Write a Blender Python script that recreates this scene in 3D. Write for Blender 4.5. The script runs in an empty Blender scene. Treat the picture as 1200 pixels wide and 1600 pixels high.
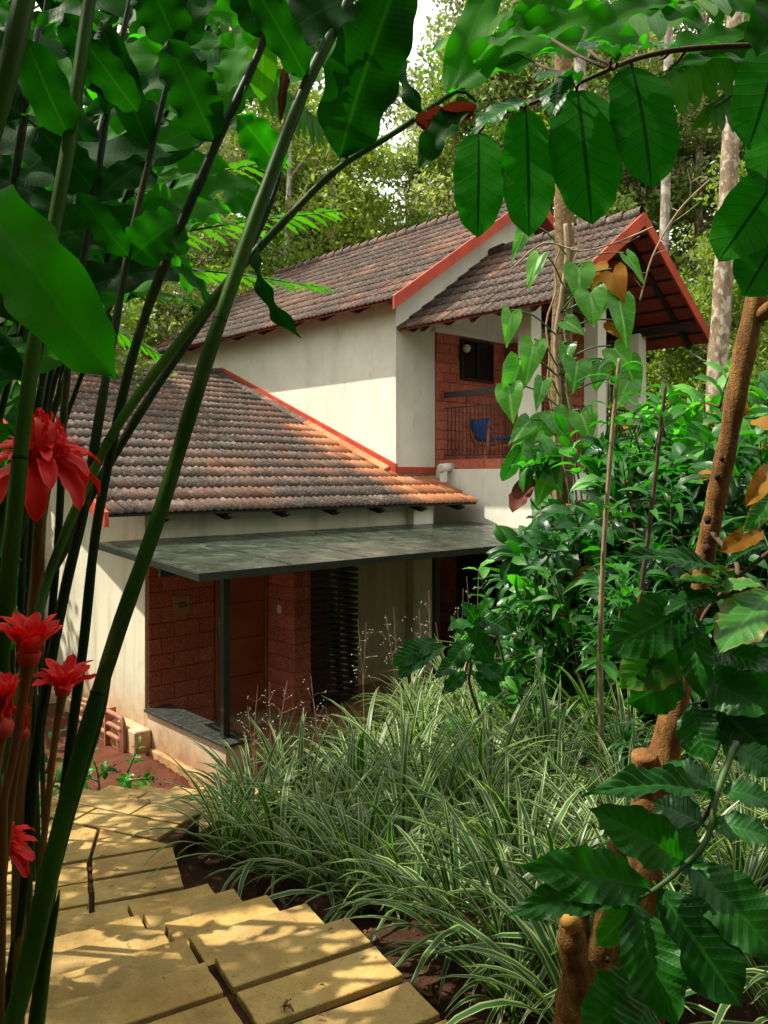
import bpy, math, random
import numpy as np
from mathutils import Vector, Matrix, Euler
from mathutils import noise as mn

R = math.radians
rnd = random.Random(7)
scene = bpy.context.scene

# ------------------------------------------------------------------ camera
F = 1260.0                      # focal length in pixels of the 1200 x 1600 photograph
cam_d = bpy.data.cameras.new('camera')
cam = bpy.data.objects.new('camera', cam_d)
scene.collection.objects.link(cam)
cam.location = (0, 0, 0)
cam.rotation_euler = (R(90), 0, 0)
cam_d.sensor_fit = 'VERTICAL'
cam_d.sensor_height = 36.0
cam_d.lens = 36.0 * F / 1600
cam_d.shift_y = -55.0 / 1600
cam_d.clip_start = 0.05
cam_d.clip_end = 600
scene.camera = cam
scene.render.resolution_x = 768
scene.render.resolution_y = 1024

# ------------------------------------------------------------------ light
SUN_DIR = Vector((-0.93, 0.12, 0)).normalized()      # horizontal direction towards the sun
SUN_EL = 56.0
world = bpy.data.worlds.new('World')
scene.world = world
world.use_nodes = True
wn = world.node_tree
bg = wn.nodes['Background']
sky = wn.nodes.new('ShaderNodeTexSky')
sky.sky_type = 'NISHITA'
sky.sun_disc = False
sky.sun_elevation = R(SUN_EL)
sky.sun_rotation = math.atan2(SUN_DIR.x, SUN_DIR.y)
sky.air_density = 1.0
sky.dust_density = 5.0
sky.ozone_density = 0.6
hs = wn.nodes.new('ShaderNodeHueSaturation')
hs.inputs['Saturation'].default_value = 0.40
hs.inputs['Value'].default_value = 1.0
wn.links.new(sky.outputs[0], hs.inputs['Color'])
# thin bright cloud over the whole sky
cn = wn.nodes.new('ShaderNodeTexNoise'); cn.inputs['Scale'].default_value = 2.2; cn.inputs['Detail'].default_value = 6
cr = wn.nodes.new('ShaderNodeValToRGB'); cr.color_ramp.elements[0].position = .25; cr.color_ramp.elements[1].position = .6
cr.color_ramp.elements[0].color = (.55, .55, .55, 1); cr.color_ramp.elements[1].color = (.95, .95, .95, 1)
wn.links.new(cn.outputs['Fac'], cr.inputs['Fac'])
cm_ = wn.nodes.new('ShaderNodeMix'); cm_.data_type = 'RGBA'
wn.links.new(cr.outputs['Color'], cm_.inputs[0]); wn.links.new(hs.outputs[0], cm_.inputs[6]); cm_.inputs[7].default_value = (7.6, 7.5, 7.2, 1)
wn.links.new(cm_.outputs[2], bg.inputs['Color'])
bg.inputs['Strength'].default_value = 0.15

sl = bpy.data.lights.new('sun', 'SUN')
sl.energy = 4.6
sl.angle = R(0.55)
sl.color = (1.0, 0.93, 0.80)
so = bpy.data.objects.new('sun', sl)
scene.collection.objects.link(so)
sd = Vector((SUN_DIR.x * math.cos(R(SUN_EL)), SUN_DIR.y * math.cos(R(SUN_EL)), math.sin(R(SUN_EL))))
so.rotation_euler = sd.to_track_quat('Z', 'Y').to_euler()
so.location = (-8, 2, 14)

vs = scene.view_settings
scene.display_settings.display_device = 'sRGB'
vs.view_transform = 'Standard'
vs.look = 'None'
vs.exposure = 0.90
vs.gamma = 1.0
vs.use_curve_mapping = False
scene.cycles.max_bounces = 6
scene.cycles.diffuse_bounces = 3
scene.cycles.transmission_bounces = 3
scene.cycles.transparent_max_bounces = 8

# ------------------------------------------------------------------ helpers
COL = scene.collection

def P(x, y, D):
    """a point at distance D in front of the camera seen at photo pixel (x, y)"""
    return Vector(((x - 600) / F * D, D, (745 - y) / F * D))

U = Vector((math.sin(R(46.8)), math.cos(R(46.8)), 0))      # along the front of the house
V = Vector((-U.y, U.x, 0))                                  # away, along the side of the house
HROOT = Vector((8.0, 11.0, -3.5))
HANG = math.atan2(U.y, U.x)

def H(a, b, z):
    return U * a + V * b + Vector((0, 0, z))

class MB:
    def __init__(s):
        s.v = []; s.f = []; s.uv = None; s.mi = []
        s.cur = 0
    def add(s, vs, fs):
        n = len(s.v)
        s.v += [tuple(p) for p in vs]
        s.f += [tuple(i + n for i in f) for f in fs]
        s.mi += [s.cur] * len(fs)
    def box(s, x0, x1, y0, y1, z0, z1):
        if x0 > x1: x0, x1 = x1, x0
        if y0 > y1: y0, y1 = y1, y0
        if z0 > z1: z0, z1 = z1, z0
        s.add([(x0,y0,z0),(x1,y0,z0),(x1,y1,z0),(x0,y1,z0),(x0,y0,z1),(x1,y0,z1),(x1,y1,z1),(x0,y1,z1)],
              [(0,3,2,1),(4,5,6,7),(0,1,5,4),(1,2,6,5),(2,3,7,6),(3,0,4,7)])
    def prism(s, poly, e):
        """poly: list of 3D points (planar), extruded by vector e"""
        n = len(poly); e = Vector(e)
        a = [Vector(p) for p in poly]
        nrm = Vector((0,0,0))
        for i in range(n):
            nrm += (a[i]-a[0]).cross(a[(i+1) % n]-a[0])
        if nrm.dot(e) > 0: a = a[::-1]
        b = [p + e for p in a]
        fs = [tuple(range(n)), tuple(reversed(range(n, 2*n)))]
        for i in range(n):
            j = (i+1) % n
            fs.append((j, i, i+n, j+n))
        s.add(a + b, fs)
    def bar(s, p0, p1, w, h, up=(0,0,1)):
        p0 = Vector(p0); p1 = Vector(p1); d = (p1-p0).normalized(); up = Vector(up)
        x = d.cross(up)
        if x.length < 1e-4: x = d.cross(Vector((1,0,0)))
        x.normalize(); y = x.cross(d).normalized()
        c = [p0 + x*(w/2*i) + y*(h/2*j) for i, j in ((-1,-1),(1,-1),(1,1),(-1,1))]
        s.prism(c, p1-p0)
    def tube(s, pts, rad, n=8, cap=True, wob=0.0, seed=0):
        pts = [Vector(p) for p in pts]
        if not hasattr(rad, '__len__'): rad = [rad]*len(pts)
        vs = []; fs = []
        d0 = (pts[1]-pts[0]).normalized()
        ref = Vector((0,0,1)) if abs(d0.z) < 0.8 else Vector((1,0,0))
        x = d0.cross(ref).normalized()
        for i, p in enumerate(pts):
            if i == 0: d = pts[1]-pts[0]
            elif i == len(pts)-1: d = pts[-1]-pts[-2]
            else: d = pts[i+1]-pts[i-1]
            d.normalize()
            x = (x - d*x.dot(d)).normalized(); y = d.cross(x)
            for k in range(n):
                a = 2*math.pi*k/n
                r = rad[i]
                if wob:
                    q = p + (x*math.cos(a)+y*math.sin(a))*r
                    r *= 1 + wob*mn.noise(q*(0.5/max(rad[0],.01)) + Vector((seed,0,0)))
                vs.append(p + (x*math.cos(a)+y*math.sin(a))*r)
        m = len(pts)
        for i in range(m-1):
            for k in range(n):
                fs.append((i*n+k, i*n+(k+1)%n, (i+1)*n+(k+1)%n, (i+1)*n+k))
        if cap:
            fs.append(tuple(reversed(range(n)))); fs.append(tuple((m-1)*n+k for k in range(n)))
        s.add(vs, fs)
    def mesh(s, name, mats, smooth=False, off=None):
        me = bpy.data.meshes.new(name)
        v = s.v
        if off is not None:
            v = [(p[0]-off[0], p[1]-off[1], p[2]-off[2]) for p in v]
        me.from_pydata(v, [], s.f)
        if not isinstance(mats, (list, tuple)): mats = [mats]
        for m in mats: me.materials.append(m)
        if len(mats) > 1:
            me.polygons.foreach_set('material_index', s.mi)
        if smooth:
            me.polygons.foreach_set('use_smooth', [True]*len(me.polygons))
        me.update()
        return me

def link(name, me, parent=None):
    o = bpy.data.objects.new(name, me); COL.objects.link(o)
    if parent is not None: o.parent = parent
    return o

def tag(o, label=None, cat=None, group=None, kind=None):
    if label: o['label'] = label
    if cat: o['category'] = cat
    if group: o['group'] = group
    if kind: o['kind'] = kind
    return o

def empty(name, loc, rz=0.0):
    o = bpy.data.objects.new(name, None); COL.objects.link(o)
    o.empty_display_size = .1
    o.location = loc; o.rotation_euler = (0, 0, rz)
    return o

def bev(o, w=0.006, seg=1):
    m = o.modifiers.new('bevel', 'BEVEL'); m.width = w; m.segments = seg; m.limit_method = 'ANGLE'
    return o

def smooth_pts(pts, k=4):
    """Catmull-Rom through points (tuples of any length)"""
    pts = [np.array(p, float) for p in pts]
    out = []
    for i in range(len(pts)-1):
        p0 = pts[max(i-1,0)]; p1 = pts[i]; p2 = pts[i+1]; p3 = pts[min(i+2,len(pts)-1)]
        for j in range(k):
            t = j/k
            out.append(.5*((2*p1)+(-p0+p2)*t+(2*p0-5*p1+4*p2-p3)*t*t+(-p0+3*p1-3*p2+p3)*t**3))
    out.append(pts[-1])
    return out

# ------------------------------------------------------------------ materials
class NT:
    def __init__(s, name):
        s.m = bpy.data.materials.new(name); s.m.use_nodes = True
        s.t = s.m.node_tree; s.n = s.t.nodes; s.l = s.t.links
        s.p = s.n['Principled BSDF']; s.out = s.n['Material Output']
    def new(s, typ, **kw):
        n = s.n.new(typ)
        for k, v in kw.items(): setattr(n, k, v)
        return n
    def set(s, sock, v):
        if hasattr(v, 'is_output') or isinstance(v, bpy.types.NodeSocket): s.l.new(v, sock)
        elif v is not None:
            if hasattr(sock.default_value, '__len__') and not hasattr(v, '__len__'): v = (v,)*len(sock.default_value)
            if hasattr(v, '__len__') and len(v) == 3 and len(sock.default_value) == 4: v = (*v, 1)
            sock.default_value = v
    def coord(s, kind='Object'):
        return s.new('ShaderNodeTexCoord').outputs[kind]
    def pos(s): return s.new('ShaderNodeNewGeometry').outputs['Position']
    def mapping(s, vec, scale=(1,1,1), rot=(0,0,0)):
        n = s.new('ShaderNodeMapping'); s.set(n.inputs['Vector'], vec)
        n.inputs['Scale'].default_value = scale; n.inputs['Rotation'].default_value = rot
        return n.outputs[0]
    def noise(s, scale, vec=None, detail=4, rough=.55, out='Fac', dist=0):
        n = s.new('ShaderNodeTexNoise'); n.inputs['Scale'].default_value = scale
        n.inputs['Detail'].default_value = detail; n.inputs['Roughness'].default_value = rough
        n.inputs['Distortion'].default_value = dist
        if vec is not None: s.l.new(vec, n.inputs['Vector'])
        return n.outputs[out]
    def voro(s, scale, vec=None, feature='F1', out='Distance'):
        n = s.new('ShaderNodeTexVoronoi'); n.feature = feature; n.inputs['Scale'].default_value = scale
        if vec is not None: s.l.new(vec, n.inputs['Vector'])
        return n.outputs[out]
    def ramp(s, fac, stops, interp='LINEAR'):
        n = s.new('ShaderNodeValToRGB'); n.color_ramp.interpolation = interp
        e = n.color_ramp.elements
        while len(e) < len(stops): e.new(.5)
        for el, (p, c) in zip(e, stops):
            el.position = p
            if not hasattr(c, '__len__'): c = (c, c, c)
            el.color = (*c, 1)
        s.set(n.inputs['Fac'], fac)
        return n.outputs['Color']
    def mix(s, fac, a, b, mode='MIX'):
        n = s.new('ShaderNodeMix', data_type='RGBA', blend_type=mode)
        s.set(n.inputs[0], fac); s.set(n.inputs[6], a); s.set(n.inputs[7], b)
        return n.outputs[2]
    def math(s, op, a, b=None, c=None, clamp=False):
        n = s.new('ShaderNodeMath', operation=op); n.use_clamp = clamp
        s.set(n.inputs[0], a)
        if b is not None: s.set(n.inputs[1], b)
        if c is not None: s.set(n.inputs[2], c)
        return n.outputs[0]
    def sep(s, vec):
        n = s.new('ShaderNodeSeparateXYZ'); s.l.new(vec, n.inputs[0]); return n.outputs
    def rand(s): return s.new('ShaderNodeObjectInfo').outputs['Random']
    def bump(s, h, strength=.3, dist=.01):
        n = s.new('ShaderNodeBump'); n.inputs['Strength'].default_value = strength
        n.inputs['Distance'].default_value = dist; s.set(n.inputs['Height'], h)
        s.l.new(n.outputs[0], s.p.inputs['Normal']); return n.outputs[0]
    def base(s, c): s.set(s.p.inputs['Base Color'], c)
    def rough(s, r): s.set(s.p.inputs['Roughness'], r)
    def spec(s, r): s.set(s.p.inputs['Specular IOR Level'], r)

def m_plain(name, col, rough=.6, nscale=6, var=.18, bump=.1, spec=.4, metal=0):
    t = NT(name)
    c2 = tuple(x*(1-var) for x in col); c1 = tuple(min(1, x*(1+var)) for x in col)
    f = t.noise(nscale, t.coord(), 5)
    t.base(t.ramp(f, [(.3, c2), (.7, c1)]))
    t.rough(t.ramp(t.noise(nscale*2, t.coord(), 3), [(.3, max(0, rough-.1)), (.7, min(1, rough+.1))]))
    t.spec(spec); t.p.inputs['Metallic'].default_value = metal
    if bump: t.bump(t.noise(nscale*12, t.coord(), 3), bump, .004)
    return t.m

def m_plaster(name, col, splash=True, streak=.42):
    t = NT(name)
    pz = t.pos()
    n1 = t.noise(1.1, pz, 6, .6)
    c = t.ramp(n1, [(.3, tuple(x*.86 for x in col)), (.7, tuple(x*1.06 for x in col))])
    # rain streaks
    n2 = t.noise(1.0, t.mapping(pz, (5, 5, .35)), 5, .6)
    c = t.mix(t.math('MULTIPLY', t.ramp(n2, [(.48, 0), (.72, 1)]), streak), c, (.27, .25, .16))
    n4 = t.noise(2.3, t.mapping(pz, (1, 1, .5)), 6, .75)
    c = t.mix(t.math('MULTIPLY', t.ramp(n4, [(.56, 0), (.70, 1)]), .35), c, (.30, .31, .17))
    n3 = t.noise(14, pz, 3)
    c = t.mix(t.math('MULTIPLY', t.ramp(n3, [(.55, 0), (.75, 1)]), .12), c, (.35, .3, .2))
    if splash:
        z = t.sep(pz)[2]
        zz = t.math('ADD', z, t.math('MULTIPLY', t.noise(2.6, pz, 6, .7), .7))
        mr = t.new('ShaderNodeMapRange'); t.set(mr.inputs[0], zz)
        mr.inputs[1].default_value = -2.35; mr.inputs[2].default_value = -3.3
        mr.inputs[3].default_value = 0; mr.inputs[4].default_value = .92
        c = t.mix(mr.outputs[0], c, t.ramp(t.noise(5, pz, 5), [(.35, (.27, .115, .035)), (.65, (.47, .24, .09))]))
    t.base(c); t.rough(.9); t.spec(.2)
    t.bump(t.math('ADD', t.noise(60, pz, 4), t.math('MULTIPLY', t.noise(5, pz, 3), 1.5)), .22, .006)
    return t.m

def m_laterite(name, bright=1.0):
    t = NT(name); pz = t.pos()
    v = t.voro(58, t.mix(.06, pz, t.noise(30, pz, 2, out='Color')))
    f = t.math('ADD', t.math('MULTIPLY', v, .8), t.math('MULTIPLY', t.noise(90, pz, 4), .35))
    c = t.ramp(f, [(.2, tuple(x*bright for x in (.085, .016, .010))), (.42, tuple(x*bright for x in (.25, .066, .042))),
                   (.62, tuple(x*bright for x in (.35, .105, .065))), (.9, tuple(x*bright for x in (.52, .19, .11)))])
    c = t.mix(t.math('MULTIPLY', t.rand(), .35), c, tuple(x*bright for x in (.16, .022, .012)))
    t.base(c); t.rough(.92); t.spec(.15)
    t.bump(f, .9, .014)
    return t.m

def m_tile(name):
    t = NT(name); pz = t.pos()
    at = t.new('ShaderNodeAttribute'); at.attribute_name = 'tint'
    r = t.math('FRACT', t.math('ADD', at.outputs['Fac'], t.rand()))
    clay = t.ramp(r, [(0, (.12, .058, .038)), (.35, (.17, .088, .058)), (.7, (.225, .13, .09)), (1, (.28, .13, .07))])
    # age: lichen and soot in patches, fading towards the freshly laid right-hand end
    n1 = t.noise(.55, pz, 5, .65)
    n2 = t.noise(7, pz, 6, .7)
    age = t.math('ADD', t.math('MULTIPLY', t.math('SUBTRACT', n1, .12), 1.35), t.math('MULTIPLY', n2, .42))
    age = t.math('ADD', age, t.math('MULTIPLY', r, .22))
    a_c = t.new('ShaderNodeVectorMath', operation='DOT_PRODUCT'); t.l.new(pz, a_c.inputs[0]); a_c.inputs[1].default_value = U
    b_c = t.new('ShaderNodeVectorMath', operation='DOT_PRODUCT'); t.l.new(pz, b_c.inputs[0]); b_c.inputs[1].default_value = V
    z = t.sep(pz)[2]
    # sheltered strip beside the upper wall, low roof only
    fresh = t.math('MULTIPLY', t.ramp(t.math('ADD', t.math('MULTIPLY', t.math('SUBTRACT', a_c.outputs['Value'], 9.6), .9), t.math('MULTIPLY', n2, .8)), [(.45, 0), (1, 1)]),
                   t.math('MULTIPLY', t.math('LESS_THAN', z, 1.3), t.math('LESS_THAN', b_c.outputs['Value'], 13.6)))
    age = t.math('SUBTRACT', age, t.math('MULTIPLY', fresh, .55))
    grey = t.ramp(t.noise(26, pz, 4, .7), [(.3, (.022, .017, .014)), (.52, (.065, .048, .038)), (.75, (.19, .165, .14))])
    c = t.mix(t.ramp(age, [(.60, 0), (.84, .95)]), clay, grey)
    c = t.mix(t.math('MULTIPLY', fresh, .75), c, t.ramp(r, [(0, (.42, .13, .045)), (1, (.58, .25, .10))]))
    # pale lichen flecks
    c = t.mix(t.math('MULTIPLY', t.ramp(t.noise(34, pz, 3, .8), [(.60, 0), (.66, 1)]), .6), c, (.46, .43, .37))
    c = t.mix(t.math('MULTIPLY', t.ramp(t.noise(2.6, pz, 6, .8), [(.56, 0), (.66, 1)]), .55), c, (.33, .27, .21))
    t.base(c); t.rough(.88); t.spec(.25)
    t.bump(t.noise(70, pz, 4, .7), .5, .006)
    return t.m

def m_stone(name):
    t = NT(name); pz = t.pos()
    r = t.rand()
    c = t.ramp(t.noise(3.2, pz, 6, .65), [(.3, (.32, .18, .045)), (.5, (.50, .315, .085)), (.7, (.60, .42, .15))])
    c = t.mix(t.ramp(t.noise(9, pz, 6, .75, dist=.6), [(.52, 0), (.72, .65)]), c, (.52, .25, .06))
    c = t.mix(t.math('MULTIPLY', r, .30), c, (.30, .24, .12))
    c = t.mix(t.ramp(t.noise(38, pz, 5, .8), [(.56, 0), (.66, .65)]), c, (.15, .085, .03))
    c = t.mix(t.ramp(t.noise(150, pz, 3, .8), [(.45, 0), (.75, .45)]), c, (.24, .15, .05))
    c = t.mix(t.ramp(t.noise(4.5, pz, 7, .8, dist=1.2), [(.56, 0), (.62, .35)]), c, (.20, .12, .045))
    c = t.mix(t.ramp(t.noise(1.3, pz, 4, .6), [(.42, 0), (.68, .6)]), c, (.17, .11, .045))
    t.base(c); t.rough(t.ramp(t.noise(12, pz, 4), [(.3, .55), (.7, .85)])); t.spec(.35)
    t.bump(t.math('ADD', t.noise(45, pz, 6, .75), t.math('MULTIPLY', t.noise(7, pz, 4), 2.2)), .9, .008)
    return t.m

def m_soil(name, c1=(.030, .014, .008), c2=(.10, .045, .022), c3=(.20, .085, .04)):
    t = NT(name); pz = t.pos()
    y = t.sep(pz)
    c = t.ramp(t.noise(5, pz, 8, .7), [(.32, c1), (.55, c2), (.8, c3)])
    c = t.mix(t.ramp(t.noise(55, pz, 4, .8), [(.55, 0), (.7, .5)]), c, (.22, .13, .07))
    # bare red laterite earth by the house, dark leaf mould in the beds
    rd = t.ramp(t.math('MULTIPLY', t.math('ADD', y[2], t.math('MULTIPLY', t.noise(1.5, pz, 4), .5)), -1), [(0, 0), (1, 1)])
    mr = t.new('ShaderNodeMapRange'); t.set(mr.inputs[0], t.math('ADD', y[2], t.math('MULTIPLY', t.noise(2, pz, 4), .5)))
    mr.inputs[1].default_value = -3.1; mr.inputs[2].default_value = -3.4
    c = t.mix(mr.outputs[0], c, t.ramp(t.noise(4, pz, 8, .7), [(.3, (.10, .032, .016)), (.7, (.24, .085, .045))]))
    t.base(c); t.rough(.95); t.spec(.15)
    t.bump(t.math('ADD', t.noise(30, pz, 8, .8), t.noise(140, pz, 3)), 1.0, .03)
    return t.m

def m_leaf(name, c1, c2, vein=(.12, .25, .05), trans=.35, rough=.35, nveins=14, slant=2.2, spec=.5, tcol=None, spots=0, edge=None, stripe=None, worldvar=0.0, veinamt=.6, coat=0.0):
    """leaf with midrib and side veins from the leaf's own UV; light passes through it"""
    t = NT(name)
    uv = t.sep(t.coord('UV'))
    s = t.math('ABSOLUTE', t.math('MULTIPLY', t.math('SUBTRACT', uv[0], .5), 2.0))
    r = t.rand()
    n = t.noise(3.0, t.coord('UV'), 4)
    if worldvar:
        n = t.math('ADD', t.math('MULTIPLY', n, 1-worldvar), t.math('MULTIPLY', t.noise(.8, t.pos(), 3), worldvar))
    base = t.ramp(t.math('ADD', t.math('MULTIPLY', n, .5), t.math('MULTIPLY', r, .5)), [(.25, c1), (.78, c2)])
    if stripe is not None:
        base = t.mix(t.ramp(t.math('ADD', s, t.math('MULTIPLY', t.math('SUBTRACT', t.noise(6, t.mapping(t.coord('UV'), (8, .4, 1)), 2), .5), .35)), [(.62, 0), (.70, 1)]), base, stripe)
    else:
        vc = t.math('FRACT', t.math('SUBTRACT', t.math('MULTIPLY', uv[1], float(nveins)), t.math('MULTIPLY', t.math('POWER', s, .85), slant)))
        side = t.ramp(t.math('ABSOLUTE', t.math('SUBTRACT', vc, .5)), [(0, 1), (.07, .0)])
        mid = t.ramp(s, [(0, 1), (.045, 1), (.07, 0)])
        vm = t.math('MAXIMUM', t.math('MULTIPLY', side, .55), mid)
        base = t.mix(t.math('MULTIPLY', vm, veinamt), base, vein)
    if edge is not None:
        base = t.mix(t.math('MULTIPLY', t.ramp(t.math('ADD', s, t.math('MULTIPLY', n, .3)), [(.8, 0), (1.15, 1)]), .8), base, edge)
    if spots:
        sp = t.ramp(t.noise(9, t.coord('UV'), 3, .6), [(.70, 0), (.76, 1)])
        base = t.mix(t.math('MULTIPLY', sp, t.math('GREATER_THAN', r, 1-spots)), base, (.38, .26, .03))
    t.base(base); t.rough(t.math('ADD', rough-.08, t.math('MULTIPLY', r, .18))); t.spec(spec)
    if coat:
        t.p.inputs['Coat Weight'].default_value = coat; t.p.inputs['Coat Roughness'].default_value = .22
    if stripe is None and nveins:
        t.bump(t.math('ADD', side, t.math('MULTIPLY', t.noise(20, t.coord('UV'), 3), .6)), .25, .004)
    tr = t.new('ShaderNodeBsdfTranslucent')
    tc = t.mix(1.0, base, tcol if tcol else (1.5, 2.6, .5), 'MULTIPLY')
    t.l.new(tc, tr.inputs['Color'])
    mx = t.new('ShaderNodeMixShader'); mx.inputs[0].default_value = trans
    t.l.new(t.p.outputs[0], mx.inputs[1]); t.l.new(tr.outputs[0], mx.inputs[2])
    t.l.new(mx.outputs[0], t.out.inputs['Surface'])
    return t.m

def m_bark(name, c1, c2, c3, scale=8, spots=None, bump=.8, stretch=.25, moss=None):
    t = NT(name); pz = t.pos()
    f = t.noise(scale, t.mapping(pz, (1, 1, stretch)), 8, .7)
    c = t.ramp(f, [(.3, c1), (.5, c2), (.72, c3)])
    if spots is not None:
        c = t.mix(t.ramp(t.noise(scale*.9, t.mapping(pz, (1, 1, .7)), 4, .6), [(.5, 0), (.58, .85)]), c, spots)
    if moss is not None:
        c = t.mix(t.ramp(t.noise(scale*.5, pz, 4, .6), [(.55, 0), (.66, .7)]), c, moss)
    t.base(c); t.rough(.85); t.spec(.2)
    t.bump(t.math('ADD', f, t.math('MULTIPLY', t.noise(scale*7, pz, 4), .5)), bump, .012)
    return t.m

def m_glass_top(name):
    t = NT(name); pz = t.pos()
    c = t.ramp(t.noise(2.2, pz, 7, .7, dist=.8), [(.35, (.012, .018, .013)), (.55, (.035, .045, .030)), (.75, (.13, .14, .10))])
    c = t.mix(t.ramp(t.noise(24, pz, 4, .8), [(.60, 0), (.70, .7)]), c, (.24, .24, .18))
    t.base(c)
    t.rough(t.ramp(t.noise(3, pz, 6, .7), [(.35, .16), (.7, .5)])); t.spec(.4)
    t.bump(t.noise(6, pz, 3), .05, .01)
    return t.m

M = {}
M['plaster'] = m_plaster('cream_plaster', (.70, .65, .49))
M['plaster_upper'] = m_plaster('pale_plaster', (.74, .70, .58), False, .12)
M['laterite'] = m_laterite('laterite', 1.5)
M['laterite_mortar'] = m_plain('laterite_mortar', (.15, .035, .022), .95, 20)
M['tile'] = m_tile('clay_roof_tile')
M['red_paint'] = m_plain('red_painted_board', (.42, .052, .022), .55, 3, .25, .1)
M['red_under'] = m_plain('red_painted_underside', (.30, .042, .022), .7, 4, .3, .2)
M['black_metal'] = m_plain('black_metal', (.016, .017, .015), .42, 9, .3, .05, .5)
M['dark_wood'] = m_plain('dark_timber', (.020, .014, .010), .7, 6, .3, .2)
M['door'] = m_plain('red_timber_door', (.34, .085, .045), .55, 3, .28, .25)
M['door_frame'] = m_plain('brown_door_frame', (.24, .10, .05), .6, 5)
M['floor_tile'] = m_plain('terracotta_floor', (.30, .12, .065), .6, 3, .3, .15)
M['granite'] = m_plain('black_granite', (.030, .034, .028), .38, 16, .6, .05, .5)
M['white_paint'] = m_plain('white_enamel', (.70, .68, .60), .4, 3, .08, .0)
M['glass_top'] = m_glass_top('weathered_glass')
M['stone'] = m_stone('yellow_sandstone')
M['clod'] = m_plain('red_brown_clod', (.12, .045, .025), .95, 25, .4, .6)
M['mortar'] = m_plain('dark_joint', (.020, .014, .009), .95, 25, .4, .6)
M['soil'] = m_soil('soil')
M['blue_plastic'] = m_plain('blue_fabric', (.012, .10, .42), .45, 5, .2, .1)
M['teak'] = m_plain('varnished_teak', (.38, .11, .035), .45, 5, .25, .1)
M['brass'] = m_plain('dull_brass_plate', (.36, .19, .09), .5, 6, .15, .05)
M['ink'] = m_plain('dark_brown_letters', (.03, .008, .005), .6, 6, .1, 0)
M['steel'] = m_plain('steel', (.45, .44, .40), .3, 8, .2, .0, .5, 1.0)
M['dark_glass'] = m_plain('dark_window_glass', (.008, .010, .010), .12, 3, .3, .0, .6)
M['mat'] = m_plain('door_mat', (.34, .23, .12), .95, 30, .25, .5)
M['lamp_glass'] = m_plain('lamp_glass', (.55, .53, .45), .15, 3, .1, 0, .6)
# ================================================================== HOUSE
house = empty('house', HROOT, HANG)
tag(house, 'cream two-level house with weathered clay tiled roofs, red rakes and laterite porch', 'house')
OFF = (H(0,0,0), )
_o = (HROOT.dot(U), HROOT.dot(V), HROOT.z)

def hpart(name, mb, mat, parent=None, smooth=False, b=0):
    me = mb.mesh(name, mat, smooth, off=_o)
    o = link(name, me, parent or house)
    if b: bev(o, b)
    return o
def hempty(name, parent=None):
    o = bpy.data.objects.new(name, None); COL.objects.link(o); o.parent = parent or house
    return o
def hloc(a, b, z): return Vector((a-_o[0], b-_o[1], z-_o[2]))

SL_LOW = .40; EAVE_LOW = (9.70, -.475)          # low roof: b and z of its eave line
def zlow(b): return EAVE_LOW[1] + SL_LOW*(b-EAVE_LOW[0])
SL_UP = .68
EAVE_UP_A = 10.07; EAVE_UP_Z = 3.2; RIDGE_UP_A = 14.34; RIDGE_UP_Z = 6.10; UP_B0, UP_B1 = 10.48, 20.0
P_A0, P_AR, P_A1 = 10.65, 13.44, 16.23; P_Z0, P_ZR = 2.78, 4.74; P_B0, P_B1 = 7.45, 10.97
A_W = 10.62; B_G = 10.98; LB = 10.15

# ---- low wing walls
m = MB(); m.prism([(5.1,LB,-3.78),(5.1,LB,zlow(LB)-.1),(5.1,17.1,zlow(17.1)-.1),(5.1,17.1,-3.78)], (A_W-5.1-.005,0,0))
hpart('wall', m, M['plaster'])
m = MB()   # upper body with gable
for_poly = [(A_W,B_G,-3.78),(A_W,B_G,3.44),(RIDGE_UP_A,B_G,RIDGE_UP_Z-.16),(18.06,B_G,3.44),(18.06,B_G,-3.78)]
m.prism(for_poly, (0,19.4-B_G,0))
hpart('wall', m, M['plaster_upper'])
# body under the balcony
m = MB(); m.box(11.68,15.72,8.62,B_G-.004,-3.78,.15)
hpart('wall', m, M['plaster_upper'])
# recessed strip between pilaster and balcony body, and pilaster
m = MB(); m.box(10.08,10.58,9.97,LB-.003,-3.5,-.50)
hpart('pilaster', m, M['plaster_upper'], b=.01)

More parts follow.
